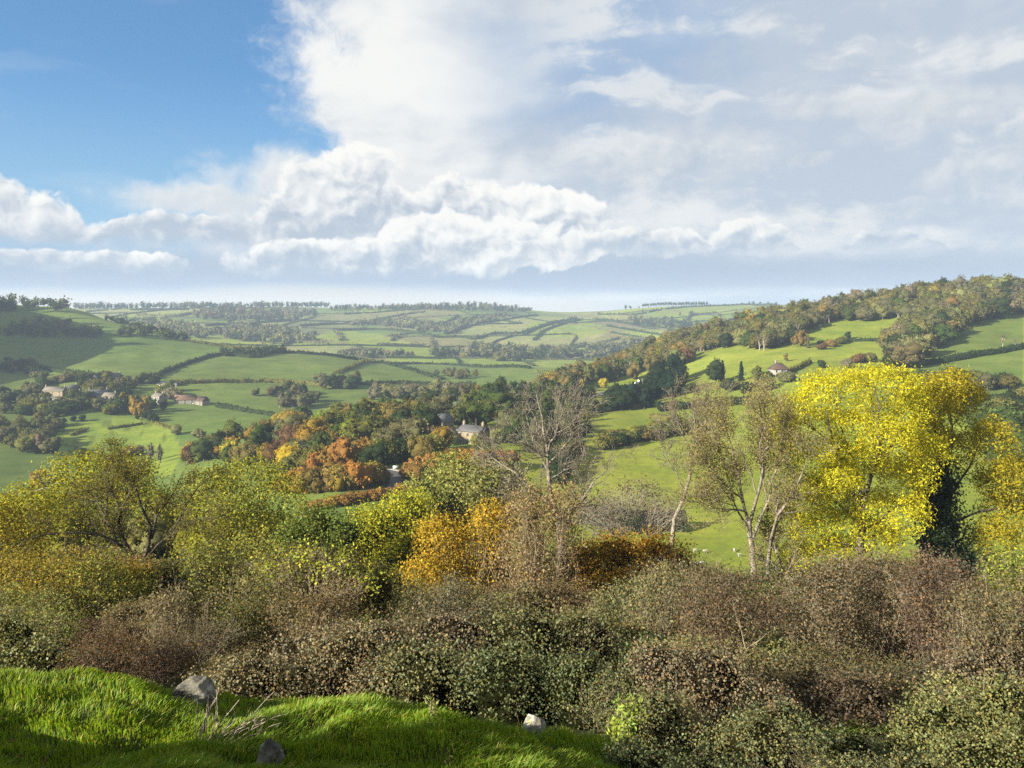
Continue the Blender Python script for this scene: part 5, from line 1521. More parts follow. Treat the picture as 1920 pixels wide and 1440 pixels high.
SP = dict(bramble=[scrub_pattern('stem_red', True, 30, 0.058, 5600, 0.35) for _ in range(2)], twiggy=[scrub_pattern('stem_dry', False, 70, 0.047, 4000, 0.3) for _ in range(2)],
          red=[scrub_pattern('stem_red', False, 70, 0.047, 4000, 0.3) for _ in range(2)], leafy=[scrub_pattern('bark', False, 20, 0.062, 5600, 0.4) for _ in range(2)])
SPC = dict(bramble=((0.149, 0.140, 0.054), 'bramble_bush', 'olive bramble', 'bramble'), twiggy=((0.149, 0.127, 0.059), 'thorn_scrub', 'grey-brown twiggy scrub', 'shrub'),
           red=((0.122, 0.093, 0.056), 'hawthorn_shrub', 'reddish hawthorn', 'shrub'), leafy=((0.135, 0.144, 0.040), 'sallow_shrub', 'leafy olive-green', 'shrub'))


def filler(px, Y, kind, h, where):
    col_, nm, wd, cat = SPC[kind]
    f_, s_ = SP[kind][rng.integers(0, 2)]
    b = at(px, Y)
    r_ = thing(nm, f'{wd} bush {where}', cat, (b[0], b[1], b[2] - 0.1 * h), rng.uniform(0, 6.28), (h * rng.uniform(0.9, 1.3), h * rng.uniform(0.9, 1.3), h), f'{wd} bushes {where}')
    put('foliage', f_, r_, color=tuple(np.array(col_) * rng.uniform(0.8, 1.25) * (1 + rng.normal(0, 0.06, 3))))
    put('stems', s_, r_)


ZONES = [
    # px range, Y range, count, kinds, height, where
    ((-120, 480), (13, 20), 16, dict(twiggy=2, red=1, bramble=2, leafy=1), (0.5, 0.9), 'on the slope below the willow'),
    ((-150, 560), (22, 38), 16, dict(leafy=3, twiggy=1), (0.7, 1.2), 'round the feet of the willow trees'),
    ((480, 1200), (15, 20), 14, dict(bramble=2, twiggy=2, leafy=1), (0.6, 0.95), 'between the bramble bank and the hazels'),
    ((520, 1300), (22, 36), 18, dict(twiggy=2, leafy=2, red=.6), (0.6, 1.1), 'round the feet of the hazels'),
    ((1150, 1960), (9.5, 14), 16, dict(bramble=3, red=1, twiggy=1), (0.5, 0.9), 'in the hollow on the thicket side'),
    ((1180, 1980), (15, 24), 20, dict(red=2, twiggy=2, bramble=1, leafy=.6), (0.7, 1.2), 'in the thicket below the ash trees'),
    ((1300, 1980), (26, 44), 16, dict(leafy=2, twiggy=2, red=1), (0.8, 1.3), 'round the feet of the ash trees'),
    ((150, 660), (80, 112), 16, dict(leafy=3, twiggy=1), (3.2, 4.8), 'in the belt at the foot of the hill'),
    ((60, 470), (38, 44), 12, dict(twiggy=3, leafy=2), (1.6, 2.4), 'under the willow limbs'),
    ((1060, 1310), (110, 150), 10, dict(twiggy=3, red=1, leafy=1), (2.6, 3.6), 'at the hedge foot below the bright field'),
    ((1440, 1960), (90, 140), 12, dict(leafy=3, twiggy=1), (2.0, 3.2), 'behind the yellow ash'),
    ((480, 1150), (46, 80), 16, dict(leafy=2, twiggy=2), (1.2, 1.9), 'down the slope behind the hazels'),
    ((-150, 480), (46, 90), 14, dict(leafy=3, twiggy=1), (1.4, 2.2), 'down the slope behind the willow'),
]
for a_, y_, h_ in ((-1060, 2.0, 0.85), (-840, 2.8, 0.85), (-740, 3.4, 0.8), (-640, 4.1, 0.7)):  # unseen bushes added only to cast shade on the grass bank
    filler(a_, y_, 'red', h_, 'added out of view to shade the grass bank')
for pr, yr, n, kinds, hr, wh in ZONES:
    for k in range(n):
        filler(pr[0] + (pr[1] - pr[0]) * (k + rng.uniform(0.1, 0.9)) / n, rng.uniform(*yr), pick(kinds), rng.uniform(*hr), wh)


LOOSE = [
    (15.0, 330, 1140, 46, 60, (0.159, 0.132, 0.073), 'stem_dry', 'loose tan shrub with arching shoots beside the dark hollow'),
    (16.0, 470, 1130, 50, 62, (0.146, 0.134, 0.055), 'stem_dry', 'loose olive shrub left of the elder'),
    (15.0, 620, 1150, 60, 56, (0.159, 0.122, 0.067), 'stem_dry', 'loose brown shrub with dry uprights below the elder'),
    (17.0, 880, 1130, 50, 44, (0.128, 0.116, 0.061), 'stem_dry', 'loose grey shrub below the golden hazel'),
    (16.0, 1230, 1130, 50, 56, (0.152, 0.144, 0.067), 'stem_dry', 'loose grey-green shrub beside the sheep field'),
    (14.0, 1350, 1165, 56, 66, (0.128, 0.098, 0.059), 'stem_red', 'loose red-brown shrub with bare tips before the pale tree'),
    (14.5, 1520, 1130, 60, 66, (0.152, 0.122, 0.073), 'stem_dry', 'loose tan shrub with bare tips before the yellow ash'),
    (15.0, 1650, 1115, 60, 62, (0.146, 0.116, 0.067), 'stem_dry', 'loose dry shrub reaching up to the yellow ash crown'),
    (13.0, 1760, 1130, 56, 72, (0.122, 0.090, 0.059), 'stem_red', 'loose russet shrub before the ivy column'),
    (11.0, 1870, 1170, 56, 80, (0.140, 0.120, 0.063), 'stem_dry', 'loose tangle of tall dry shoots over the brambles'),
    (26.0, 60, 1110, 70, 50, (0.226, 0.183, 0.037), 'bark', 'loose golden shrub on the slope edge below the willow'),
    (27.0, 190, 1100, 70, 50, (0.183, 0.183, 0.043), 'bark', 'loose yellow-green shrub under the willow limbs'),
    (28.0, 400, 1080, 60, 50, (0.165, 0.165, 0.043), 'bark', 'loose olive shrub between willow and elder'),
]
for Yv, a_, b_, rx, ry, co, stm, lb in LOOSE:
    lo = [(a_ + rng.normal(0, rx * 0.6), b_ + rng.normal(0, ry * 0.4), rx * rng.uniform(0.5, 0.8), ry * rng.uniform(0.5, 0.9)) for _ in range(5)] + [(a_, b_ + ry, rx * 1.1, ry * 0.8)]
    bush('thorn_scrub', lb, 'shrub', Yv, lo, co, nst=64, twig=6, stems=stm, core=0, over=1.7, cover=0.9, hue=0.14, leafk=0.0029)

# ------------------------------------------------------------------ foreground: grass, stones, dry twigs
def grass_blades(n, px_rng, Y_rng, h_rng, keep=None):
    px = rng.uniform(*px_rng, n)
    Y = np.exp(rng.uniform(math.log(Y_rng[0]), math.log(Y_rng[1]), n))
    X = Y * (px - CX) / F
    if keep is not None:
        k = keep(px, Y, X)
        px, Y, X = px[k], Y[k], X[k]
    n = len(px)
    Z = zg(px, Y)
    base = np.stack([X, Y, Z], 1)
    tuft = fbm(np.stack([X * 2.6, Y * 2.6, X * 0], 1), 3)
    h = rng.uniform(*h_rng, n) * (0.45 + 1.3 * tuft)
    swirl = fbm(np.stack([X * 1.3 + 40, Y * 1.3, X * 0], 1), 2) * 12.0
    a = swirl + rng.normal(0, 0.9, n)
    lean = np.stack([np.cos(a) * 0.6 + 0.35, np.sin(a) * 0.6 - 0.1, np.zeros(n)], 1)
    w = rng.uniform(0.0034, 0.0066, n)[:, None]
    side = unit(np.cross(lean + rng.normal(0, .6, (n, 3)), [0, 0, 1.0]))
    up = np.array([0, 0, 1.0])
    m1 = base + up * (h * 0.55)[:, None] + lean * (h * 0.16)[:, None]
    tp = base + up * (h * 0.86)[:, None] + lean * (h * rng.uniform(0.35, 0.85, n))[:, None]
    V = np.stack([base - side * w - up * 0.01, base + side * w - up * 0.01, m1 + side * w * 0.8, m1 - side * w * 0.8, tp], 1)
    i = np.arange(n) * 5
    q = np.stack([i, i + 1, i + 2, i + 3], 1); t_ = np.stack([i + 3, i + 2, i + 4], 1)
    v = rng.uniform(0.75, 1.3, n); dry = rng.random(n) < 0.11
    c = np.stack([v * np.where(dry, 2.0, 1.0), v * np.where(dry, 1.15, 1.0), v * np.where(dry, 2.4, 1.0)], 1) * (0.8 + 0.5 * fbm(np.stack([X, Y, X * 0 + 9], 1), 2))[:, None]
    return V.reshape(-1, 3), q, t_, np.repeat(c, 5, axis=0)


m_ = M['grass'] = new_mat('grass_blade')
c = mixc(1.0, (0.125, 0.198, 0.016), attr('tint'), 'MULTIPLY')
pb = principled(c, 0.55, 0.25)
tr = E.nt.nodes.new('ShaderNodeBsdfTranslucent')
E.nt.links.new(mixc(1.0, c, (1.35, 1.25, 0.6), 'MULTIPLY').s, tr.inputs[0])
mx = E.nt.nodes.new('ShaderNodeMixShader')
mx.inputs[0].default_value = 0.45
E.nt.links.new(pb.outputs[0], mx.inputs[1]); E.nt.links.new(tr.outputs[0], mx.inputs[2])
finish(mx.outputs[0])


LIPX = [-900, 0, 180, 370, 560, 700, 850, 1000, 1140, 1200]
LIPY = [9.3, 9.2, 9.0, 8.6, 8.5, 8.4, 8.2, 7.9, 7.4, 6.6]


def on_bank(px, Y, X):
    return Y < np.interp(px, LIPX, LIPY) + rng.normal(0, 0.12, len(px))


V, q, t_, c_ = grass_blades(105000, (-140, 1200), (3.6, 9.6), (0.030, 0.095), on_bank)
gmb = MB(); gmb.add(V, q, t_, tint=c_)
V, q, t_, c_ = grass_blades(9000, (1480, 1680), (9.0, 11.0), (0.08, 0.2))
gmb.add(V, q, t_, tint=c_)
gr = put('grass', gmb.mesh('grass', [M['grass']]), kind='stuff')
gr['label'] = 'thick bright green grass on the foreground bank'
# the ground under the sward is turf-coloured, not bare
m_ = M['stone'] = new_mat('lichened_limestone')
P_ = position()
n1_ = noise(P_, 3.0, 6.0, 0.62); n2_ = noise(P_, 9.0, 4.0, 0.6); n3_ = noise(P_, 40.0, 3.0, 0.6)
c = mixc(n3_, (0.08, 0.075, 0.058), (0.19, 0.175, 0.14))
c = mixc(sstep(n2_, 0.54, 0.60) * 0.9, c, (0.27, 0.265, 0.24))
c = mixc(sstep(n1_, 0.46, 0.56) * 0.9, c, (0.040, 0.038, 0.032))
c = mixc(sstep(noise(P_, 14.0, 3.0, 0.5), 0.66, 0.72), c, (0.30, 0.22, 0.06))
finish(principled(c, 0.9, 0.15, bump=n3_ * 0.5 + n2_, bstr=0.8, bdist=0.02).outputs[0])


def boulder(label, px, py_base, Y, w_px, h_px, seed, tilt=0.2):
    import bmesh
    bm = bmesh.new()
    bmesh.ops.create_icosphere(bm, subdivisions=4, radius=1.0)
    r2 = np.random.default_rng(seed)
    V = np.array([v.co[:] for v in bm.verts])
    # facets: flatten against random planes
    for k in range(15):
        n_ = unit(r2.normal(size=3)); n_[2] = abs(n_[2]) * 0.9; n_ = unit(n_)
        d_ = r2.uniform(0.55, 0.82)
        ex = np.maximum(V @ n_ - d_, 0)
        V -= ex[:, None] * n_ * 0.93
    V *= 1 + 0.10 * (fbm(V * 2.1 + seed, 4)[:, None] - 0.5) + 0.05 * (fbm(V * 7 + seed, 3)[:, None] - 0.5)
    s_ = Y / F
    V *= np.array([w_px * s_ / 1.45, w_px * s_ / 1.5, h_px * s_ / 1.15])
    a = tilt
    V = V @ np.array([[math.cos(a), 0, -math.sin(a)], [0, 1, 0], [math.sin(a), 0, math.cos(a)]])
    for v, p in zip(bm.verts, V):
        v.co = p
    me = bpy.data.meshes.new('boulder')
    bm.to_mesh(me); bm.free()
    me.materials.append(M['stone'])
    for p in me.polygons:
        p.use_smooth = False
    b = at(px, Y)
    b[2] = Y * (HY - py_base) / F
    o = put('boulder', me, None, b)
    tag(o, label, 'boulder')


boulder('lichen-spotted grey boulder at the lip of the grass bank', 368, 1308, 7.5, 64, 60, 3, 0.25)
boulder('small boulder with white lichen spots set in the grass slope', 1000, 1368, 6.8, 46, 48, 11, -0.15)
boulder('low dark mossy boulder sunk in the shaded grass', 506, 1412, 5.3, 50, 40, 21, 0.1)
boulder('small dark stone half under the grassy hummock', 782, 1346, 7.3, 18, 18, 31, 0.0)

# grassy hummock on the bank
# dry twig bundle on the bank
M['stem_pale'] = bark('stem_pale', (0.20, 0.165, 0.12), (0.40, 0.34, 0.26), 12.0)
def twigs(label, Y, lines, r0, name='dry_twigs', mat='stem_dry'):
    base = at(lines[0][0][0], Y)
    r_ = thing(name, label, 'twigs', base)
    P = np.array([poly3(base, Y, ln, (r0, r0 * 0.4), depth=rng.uniform(-0.3, 0.3))[0] for ln in lines])
    Rr = np.tile(np.linspace(r0, r0 * 0.4, 7), (len(lines), 1))
    mb = MB(); tubes(mb, P, Rr, 5)
    put('stalks', mb.mesh('stalks', [M[mat]], smooth=True), r_, kind='stuff')
    Pt, Rt = grow(P, Rr, 5, 0.35, 1.0, (0.05, 0.16), 0.6, 0.15, 0.15, 4, 0.6)
    sb = MB(); tubes(sb, Pt, Rt, 3)
    put('side_twigs', sb.mesh('side_twigs', [M[mat]]), r_, kind='stuff')


ln = []
for k in range(16):
    a = 365 + rng.uniform(-12, 50)
    dx_ = rng.uniform(-10, 130); dy_ = rng.uniform(70, 150) * (1 - dx_ / 300)
    ln.append([(a, 1420 - rng.uniform(0, 12)), (a + dx_ * 0.4, 1415 - dy_ * 0.55), (a + dx_, 1412 - dy_)])
twigs('tangle of dead grey-tan stalks lying on the grass beside the boulder', 5.9, ln, 0.0055, mat='stem_pale')
twigs('single thin dry stalk leaning in the shaded grass corner', 5.0, [[(72, 1445), (85, 1420), (98, 1402)], [(10, 1400), (15, 1395), (22, 1388)]], 0.003)


def weed(label, px, Y, h_px, n, colour, lk):
    base = at(px, Y)
    r_ = thing('weed', label, 'plant', base)
    h = h_px * Y / F
    z = np.linspace(-0.02, h, 6)
    P = np.stack([np.stack([rng.normal(0, 0.12) * h * np.linspace(0, 1, 6) ** 1.5, rng.normal(0, 0.1) * h * np.linspace(0, 1, 6), z * rng.uniform(0.7, 1)], 1) for _ in range(5)])
    mb = MB(); tubes(mb, P, np.tile(np.linspace(0.004, 0.0015, 6), (5, 1)), 4)
    put('stalks', mb.mesh('stalks', [M['stem_dry']]), r_)
    k = rng.integers(0, 5, n); j = rng.integers(1, 6, n)
    lb_ = MB()
    V, Q = leaf_quads(P[k, j] + rng.normal(size=(n, 3)) * h * 0.09, unit(rng.normal(size=(n, 3)) + [0, 0, 0.7]), lk * rng.uniform(.7, 1.3, n), lk * 0.45, -0.3)
    lb_.add(V, Q, tint=leaf_tint(n, 0.25))
    put('leaves', lb_.mesh('leaves', [M['leaf']]), r_, color=colour)


weed('small pale ragwort plant standing in the shaded grass slope', 812, 6.1, 48, 90, (0.33, 0.34, 0.12), 0.035)
weed('tiny pale seed-head plant low in the shaded grass', 838, 5.2, 34, 40, (0.36, 0.33, 0.14), 0.025)
weed('upright fresh green leafy plant at the end of the grass bank', 1172, 7.6, 110, 420, (0.20, 0.25, 0.05), 0.05)
weed('second fresh green plant growing against the end bramble', 1160, 7.9, 60, 200, (0.26, 0.30, 0.05), 0.05)

# ------------------------------------------------------------------ roads
m_ = M['asphalt'] = new_mat('asphalt')
P_ = position()
n_ = noise(P_, 1.5, 4.0, 0.6)
finish(principled(mixc(n_, (0.045, 0.047, 0.052), (0.075, 0.076, 0.080)), 0.85, 0.2).outputs[0])


def flat(name, colour, rough=0.8, var=0.25, scale=2.0, spec=0.2):
    m_ = new_mat(name)
    n_ = noise(position(), scale, 5.0, 0.65)
    a = tuple(c * (1 - var) for c in colour); b = tuple(min(1, c * (1 + var)) for c in colour)
    finish(principled(mixc(n_, a, b), rough, spec, bump=n_, bstr=0.3, bdist=0.05).outputs[0])
    return m_


def ribbon(name, line, w, mat, lift, ymin, ymax, kind='structure', off=0.0):
    q = np.array([spot(a, b, ymin, ymax) for a, b in line])
    s_ = np.concatenate([[0], np.cumsum(np.linalg.norm(np.diff(q[:, :2], axis=0), axis=1))])
    n = max(6, int(s_[-1] / 2.0))
    tt = np.linspace(0, s_[-1], n)
    X = np.interp(tt, s_, q[:, 0]); Y = np.interp(tt, s_, q[:, 1])
    ker = np.ones(9) / 9
    X = np.convolve(np.pad(X, 4, mode='edge'), ker, 'valid'); Y = np.convolve(np.pad(Y, 4, mode='edge'), ker, 'valid')
    T = unit(np.gradient(np.stack([X, Y, X * 0], 1), axis=0)); S_ = np.stack([T[:, 1], -T[:, 0], T[:, 0] * 0], 1)
    rows_ = []
    P0 = np.stack([X, Y, X * 0], 1) + S_ * off
    zc = zxy(P0[:, 0], P0[:, 1])
    for u in (-0.5, 0.5):
        p = P0 + S_ * (u * w)
        p[:, 2] = np.maximum(zxy(p[:, 0], p[:, 1]), zc) + lift
        rows_.append(p)
    V = np.stack(rows_, 1)
    idx = np.arange(n * 2).reshape(n, 2)
    qd = np.stack([idx[:-1, 0], idx[:-1, 1], idx[1:, 1], idx[1:, 0]], 1)
    o = put(name, np_mesh(name, V.reshape(-1, 3), [qd], [mat]), kind=kind)
    return P0, zc, T


M['paint'] = flat('white_road_paint', (0.4, 0.4, 0.38), 0.7, 0.08)
LANE = [(790, 960), (765, 930), (748, 908), (738, 893), (728, 886), (690, 886)]
ribbon('road', LANE, 9.0, M['asphalt'], 0.35, 150, 420)
ribbon('pavement', LANE, 1.6, flat('pale_verge_paving', (0.42, 0.40, 0.35)), 0.50, 150, 420, off=5.3)
HIGH = [(980, 770), (1060, 750), (1120, 741), (1160, 731), (1190, 721), (1225, 708), (1260, 695)]
RP, RZ, RT = ribbon('road', HIGH, 8.0, M['asphalt'], 0.45, 330, 900)
ribbon('road_edge_line', HIGH, 0.35, M['paint'], 0.52, 330, 900, off=3.5)
ribbon('track', [(-80, 938), (0, 934), (45, 926), (95, 913)], 3.0, flat('pale_gravel', (0.40, 0.37, 0.30)), 0.3, 300, 520)

# ------------------------------------------------------------------ houses
M['cream'] = flat('cream_limestone', (0.205, 0.165, 0.105), 0.85, 0.15)
M['white'] = flat('white_render', (0.205, 0.190, 0.165), 0.8, 0.08)
M['stone_wall'] = flat('grey_limestone', (0.20, 0.178, 0.14), 0.9, 0.2)
M['slate'] = flat('grey_slate', (0.075, 0.073, 0.075), 0.6, 0.2, 3.0, 0.3)
M['tile_brown'] = flat('brown_clay_tile', (0.085, 0.055, 0.042), 0.8, 0.25, 3.0)
M['tile_orange'] = flat('orange_clay_tile', (0.13, 0.078, 0.052), 0.8, 0.25, 3.0)
M['stone_tile'] = flat('stone_tile', (0.13, 0.115, 0.09), 0.85, 0.2, 3.0)
M['frame'] = flat('painted_window_frame', (0.36, 0.36, 0.35), 0.6, 0.04)
M['door'] = flat('painted_door', (0.10, 0.14, 0.12), 0.5, 0.1)
m_ = M['glass'] = new_mat('window_glass')
finish(principled((0.03, 0.035, 0.04), 0.12, 0.6).outputs[0])


def box(mb, c, s_, mat=0):
    x, y, z = c; a, b, h = s_[0] / 2, s_[1] / 2, s_[2] / 2
    V = [(x + i * a, y + j * b, z + k * h) for i in (-1, 1) for j in (-1, 1) for k in (-1, 1)]
    mb.add(V, [(0, 1, 3, 2), (4, 6, 7, 5), (0, 4, 5, 1), (2, 3, 7, 6), (0, 2, 6, 4), (1, 5, 7, 3)], mat=mat)


def one(name, parent, mat, c, s_, kind=None):
    mb = MB(); box(mb, c, s_)
    return put(name, mb.mesh(name, [M[mat]]), parent, kind=kind)


def house(label, px, py, w, d, h, rh, rot, wall='cream', roof='slate', hip=False, chim=(-1, 1), cols=3, rows_=2, Y=None, ymin=150, ymax=2600, cat='house', name='house', door=True, sink=0.6, gables=True):
    b = at(px, Y) if Y else spot(px, py, ymin, ymax)
    r_ = thing(name, label, cat, (b[0], b[1], b[2] - sink * 0.3), R(rot))
    mb = MB()
    # walls with gable ends
    zb = -2.0
    if hip or not gables:
        box(mb, (0, 0, (h + zb) / 2), (w, d, h - zb))
    else:
        V = []
        for x in (-w / 2, w / 2):
            V += [(x, -d / 2, zb), (x, d / 2, zb), (x, d / 2, h), (x, 0, h + rh - 0.12), (x, -d / 2, h)]
        mb.add(V, [(0, 5, 9, 4), (1, 2, 7, 6)], None)
        mb.add(np.array(V)[:5], [(4, 2, 1, 0)], [(4, 3, 2)])
        mb.add(np.array(V)[5:], [(0, 1, 2, 4)], [(4, 2, 3)])
    put('wall', mb.mesh('wall', [M[wall]]), r_)
    rb = MB()
    ov, t_ = 0.35, 0.22
    rx = w / 2 + ov; ry = d / 2 + ov
    e = h - rh * ov / (d / 2)
    hx = (w / 2 - d / 2 * 0.85) if hip else rx
    top = [(-rx, -ry, e), (rx, -ry, e), (rx, ry, e), (-rx, ry, e), (-hx, 0, h + rh), (hx, 0, h + rh)]
    V = np.array(top + [(x, y, z + t_) for x, y, z in top])
    rb.add(V, [(6, 7, 11, 10), (8, 9, 10, 11), (0, 4, 5, 1), (2, 5, 4, 3), (0, 1, 7, 6), (2, 3, 9, 8)], [(7, 8, 11), (9, 6, 10), (1, 5, 2), (3, 4, 0)])
    rb.add(V[[0, 3, 4, 6, 9, 10]], [(0, 3, 4, 1), ], None)
    ro = put('roof', rb.mesh('roof', [M[roof]]), r_)
    for k in chim:
        cm = MB(); cx_ = k * (w / 2 - 0.55) if not hip else k * (hx)
        box(cm, (cx_, 0, h + rh + 0.45), (0.9, 0.8, 2.2))
        box(cm, (cx_ - 0.2, 0, h + rh + 1.75), (0.26, 0.26, 0.45)); box(cm, (cx_ + 0.2, 0, h + rh + 1.75), (0.26, 0.26, 0.45))
        put('chimney', cm.mesh('chimney', [M[wall]]), ro)
    fh = h / rows_
    for side in (-1, 1):
        for i in range(cols):
            for j in range(rows_):
                x = (i + 0.5) / cols * w - w / 2; z = j * fh + fh * 0.55
                if door and side == -1 and j == 0 and i == cols // 2:
                    one('door', r_, 'door', (x, side * (d / 2 + 0.03), 1.0), (1.0, 0.10, 2.1))
                    continue
                wn = one('window', r_, 'frame', (x, side * (d / 2 + 0.02), z), (1.15, 0.10, 1.5))
                one('pane', wn, 'glass', (x - 0.25, side * (d / 2 + 0.075), z), (0.40, 0.03, 1.3)); one('pane', wn, 'glass', (x + 0.25, side * (d / 2 + 0.075), z), (0.40, 0.03, 1.3))
    return r_


house('square cream stone house with slate roof and two end chimneys', 888, 830, 10.5, 8.5, 5.2, 1.9, -33, 'cream', 'slate')
house('tall narrow stone house with steep dark gables by the cream house', 832, 815, 7.0, 6.0, 6.2, 3.2, 50, 'cream', 'slate', chim=(), cols=2)
house('white gabled cottage half hidden by the round dark tree', 724, 812, 9.0, 6.5, 3.6, 3.4, 62, 'white', 'slate', chim=(1,), cols=3)
house('small white gable peeping from the dark wood', 812, 784, 8.0, 6.0, 4.6, 3.6, 75, 'white', 'slate', chim=(), cols=2)
house('slim white gable end among the tall dark trees', 856, 781, 7.0, 4.5, 4.2, 3.2, 78, 'white', 'slate', chim=(), cols=2)
house('pale house with hipped brown roof on the ridge side pasture', 1460, 701, 10.0, 7.5, 4.6, 3.4, 8, 'white', 'tile_brown', hip=True, chim=(-1,), Y=478)
VIL = [('white cottage with grey roof at the head of the village', 212, 714, 12, 7, 4.6, 2.8, 20, 'white', 'slate', (1,)),
       ('long pale house with stone roof at the village edge', 104, 742, 20, 7, 4.8, 3.0, -12, 'cream', 'stone_tile', (-1, 1)),
       ('long low shed below the long pale house', 98, 752, 18, 5, 2.6, 1.4, -10, 'white', 'stone_tile', ()),
       ('small stone cottage with one chimney in the village gardens', 136, 738, 8, 6, 4.6, 3.0, 60, 'white', 'slate', (1,)),
       ('large white house with many gables in mid village', 184, 750, 14, 8, 5.6, 3.2, 25, 'white', 'slate', (-1, 1)),
       ('white house with stone roof next to the many-gabled house', 207, 753, 12, 7, 4.6, 3.0, -20, 'white', 'stone_tile', (1,)),
       ('low white cottage nearest the lime pasture', 199, 765, 10, 6, 3.2, 2.6, 10, 'white', 'tile_brown', (1,)),
       ('tall pale square house beside the golden village trees', 299, 756, 10, 8, 6.4, 2.2, -30, 'white', 'stone_tile', (-1, 1)),
       ('long barn with orange tiled roof at the village end', 348, 756, 17, 8, 3.6, 3.4, 10, 'stone_wall', 'tile_orange', ()),
       ('dark roofed farm barn beyond the orange barn', 372, 757, 16, 9, 3.2, 3.4, -20, 'stone_wall', 'tile_brown', ()),
       ('long low pale glasshouse above the village', 314, 722, 18, 5, 2.4, 1.2, 5, 'white', 'slate', ()),
       ('stone cottage with brown roof behind the village trees', 160, 730, 9, 6, 4.4, 2.8, 35, 'stone_wall', 'tile_brown', (1,)),
       ('white gabled cottage among the upper village trees', 183, 718, 8, 6, 4.2, 3.0, 70, 'white', 'slate', ())]
for lb, a, b, w, d_, h, rh, ro, wl, rf, ch in VIL:
    house(lb, a, b, w, d_, h, rh, ro, wl, rf, chim=ch, ymin=560, ymax=950, cols=3 if w > 9 else 2)
for lb, a, b, ro, wl in (('white cottage of the far hamlet below the wooded bank', 846, 664, 10, 'white'), ('cream cottage of the far hamlet with its gable turned', 868, 666, 60, 'cream'), ('pale long cottage at the end of the far hamlet', 884, 668, -15, 'white'), ('small stone cottage above the far hamlet', 878, 660, 30, 'stone_wall'), ('grey stone cottage alone below the far hamlet', 905, 668, 45, 'stone_wall')):
    house(lb, a, b, 13, 8, 5.2, 3.4, ro, wl, 'stone_tile', chim=(1,), ymin=1250, ymax=2400, cols=3)
house('white flat-sided barn on the far skyline', 338, 577, 20, 8, 5.5, 0.8, 4, 'white', 'slate', chim=(), ymin=1900, ymax=3300, cols=4, rows_=1, cat='barn', name='barn')

# ------------------------------------------------------------------ road sign, mast
b = spot(742, 887, 170, 420)
t_ = thing('road_sign', 'small white road sign board on two posts by the lane', 'road sign', b)
one('board', t_, 'frame', (0, 0, 1.9), (1.9, 0.08, 1.1)); one('post', t_, 'stone_wall', (-0.6, 0.09, 0.8), (0.1, 0.08, 2.6)); one('post', t_, 'stone_wall', (0.6, 0.09, 0.8), (0.1, 0.08, 2.6))
b = spot(660, 580, 1900, 3300)
t_ = thing('radio_mast', 'thin radio mast on the far skyline', 'mast', b)
mb = MB(); tubes(mb, np.array([[[0, 0, -1], [0, 0, 14], [0, 0, 30.0]]]), np.array([[0.5, 0.4, 0.25]]), 5)
put('pole', mb.mesh('pole', [M['slate']]), t_)
mb = MB(); box(mb, (0, 0, 27), (2.2, 0.6, 0.6)); put('aerial', mb.mesh('aerial', [M['slate']]), t_)

# ------------------------------------------------------------------ cars on the high road
M['car_white'] = flat('white_car_paint', (0.75, 0.75, 0.76), 0.3, 0.03, 1.0, 0.5)
M['car_dark'] = flat('dark_blue_car_paint', (0.03, 0.04, 0.07), 0.3, 0.05, 1.0, 0.5)
M['car_silver'] = flat('silver_car_paint', (0.42, 0.43, 0.45), 0.3, 0.03, 1.0, 0.5)
M['tyre'] = flat('tyre_rubber', (0.02, 0.02, 0.02), 0.8, 0.1)


def car(label, px_t, paint, van=False, lane=1.7):
    k = int(np.argmin(np.abs(CX + F * RP[:, 0] / RP[:, 1] - px_t)))
    T = RT[k]; S_ = np.array([T[1], -T[0], 0])
    p = RP[k] + S_ * lane
    z = max(float(zxy(p[0], p[1])), float(RZ[k])) + 0.45
    r_ = thing('van' if van else 'car', label, 'van' if van else 'car', (p[0], p[1], z), math.atan2(T[1], T[0]))
    prof = [(-2.1, 0.35), (-2.15, 0.8), (-1.75, 0.95), (-1.3, 1.45), (0.4, 1.5), (1.05, 0.98), (2.0, 0.82), (2.15, 0.5), (2.1, 0.35)] if not van else [(-2.4, 0.4), (-2.45, 1.0), (-2.4, 2.1), (1.2, 2.15), (1.9, 1.3), (2.5, 1.1), (2.6, 0.6), (2.55, 0.4)]
    n = len(prof)
    V = [(x, y * (0.86 if z_ > 1.2 else 1.0), z_) for y in (-0.88, 0.88) for x, z_ in prof]
    mb = MB()
    qd = [(i, (i + 1) % n, n + (i + 1) % n, n + i) for i in range(n)]
    mb.add(V, qd)
    c0 = np.array(V[:n]).mean(0); c1 = np.array(V[n:]).mean(0)
    mb.add(np.vstack([V[:n], [c0]]), None, [(i, n, (i + 1) % n) for i in range(n)]); mb.add(np.vstack([V[n:], [c1]]), None, [((i + 1) % n, n, i) for i in range(n)])
    put('body', mb.mesh('body', [M[paint]]), r_)
    zt = 1.2 if not van else 1.65
    for y in (-0.84, 0.84):
        one('window', r_, 'glass', (-0.4 if not van else 1.1, y, zt), (1.5 if not van else 0.9, 0.1, 0.34 if not van else 0.5))
    wm = MB(); box(wm, (0.82 if not van else 1.62, 0, 1.2 if not van else 1.72), (0.06, 1.4, 0.34)); put('windscreen', wm.mesh('windscreen', [M['glass']]), r_)
    for x in (-1.35, 1.35):
        for y in (-0.85, 0.85):
            wb = MB()
            tubes(wb, np.array([[[x, y - 0.1, 0.32], [x, y, 0.32], [x, y + 0.1, 0.32]]]), np.array([[0.32, 0.32, 0.32]]), 10)
            put('wheel', wb.mesh('wheel', [M['tyre']]), r_)
    for y in (-0.6, 0.6):
        one('headlight', r_, 'frame', (2.1 if not van else 2.55, y, 0.68), (0.12, 0.3, 0.16))


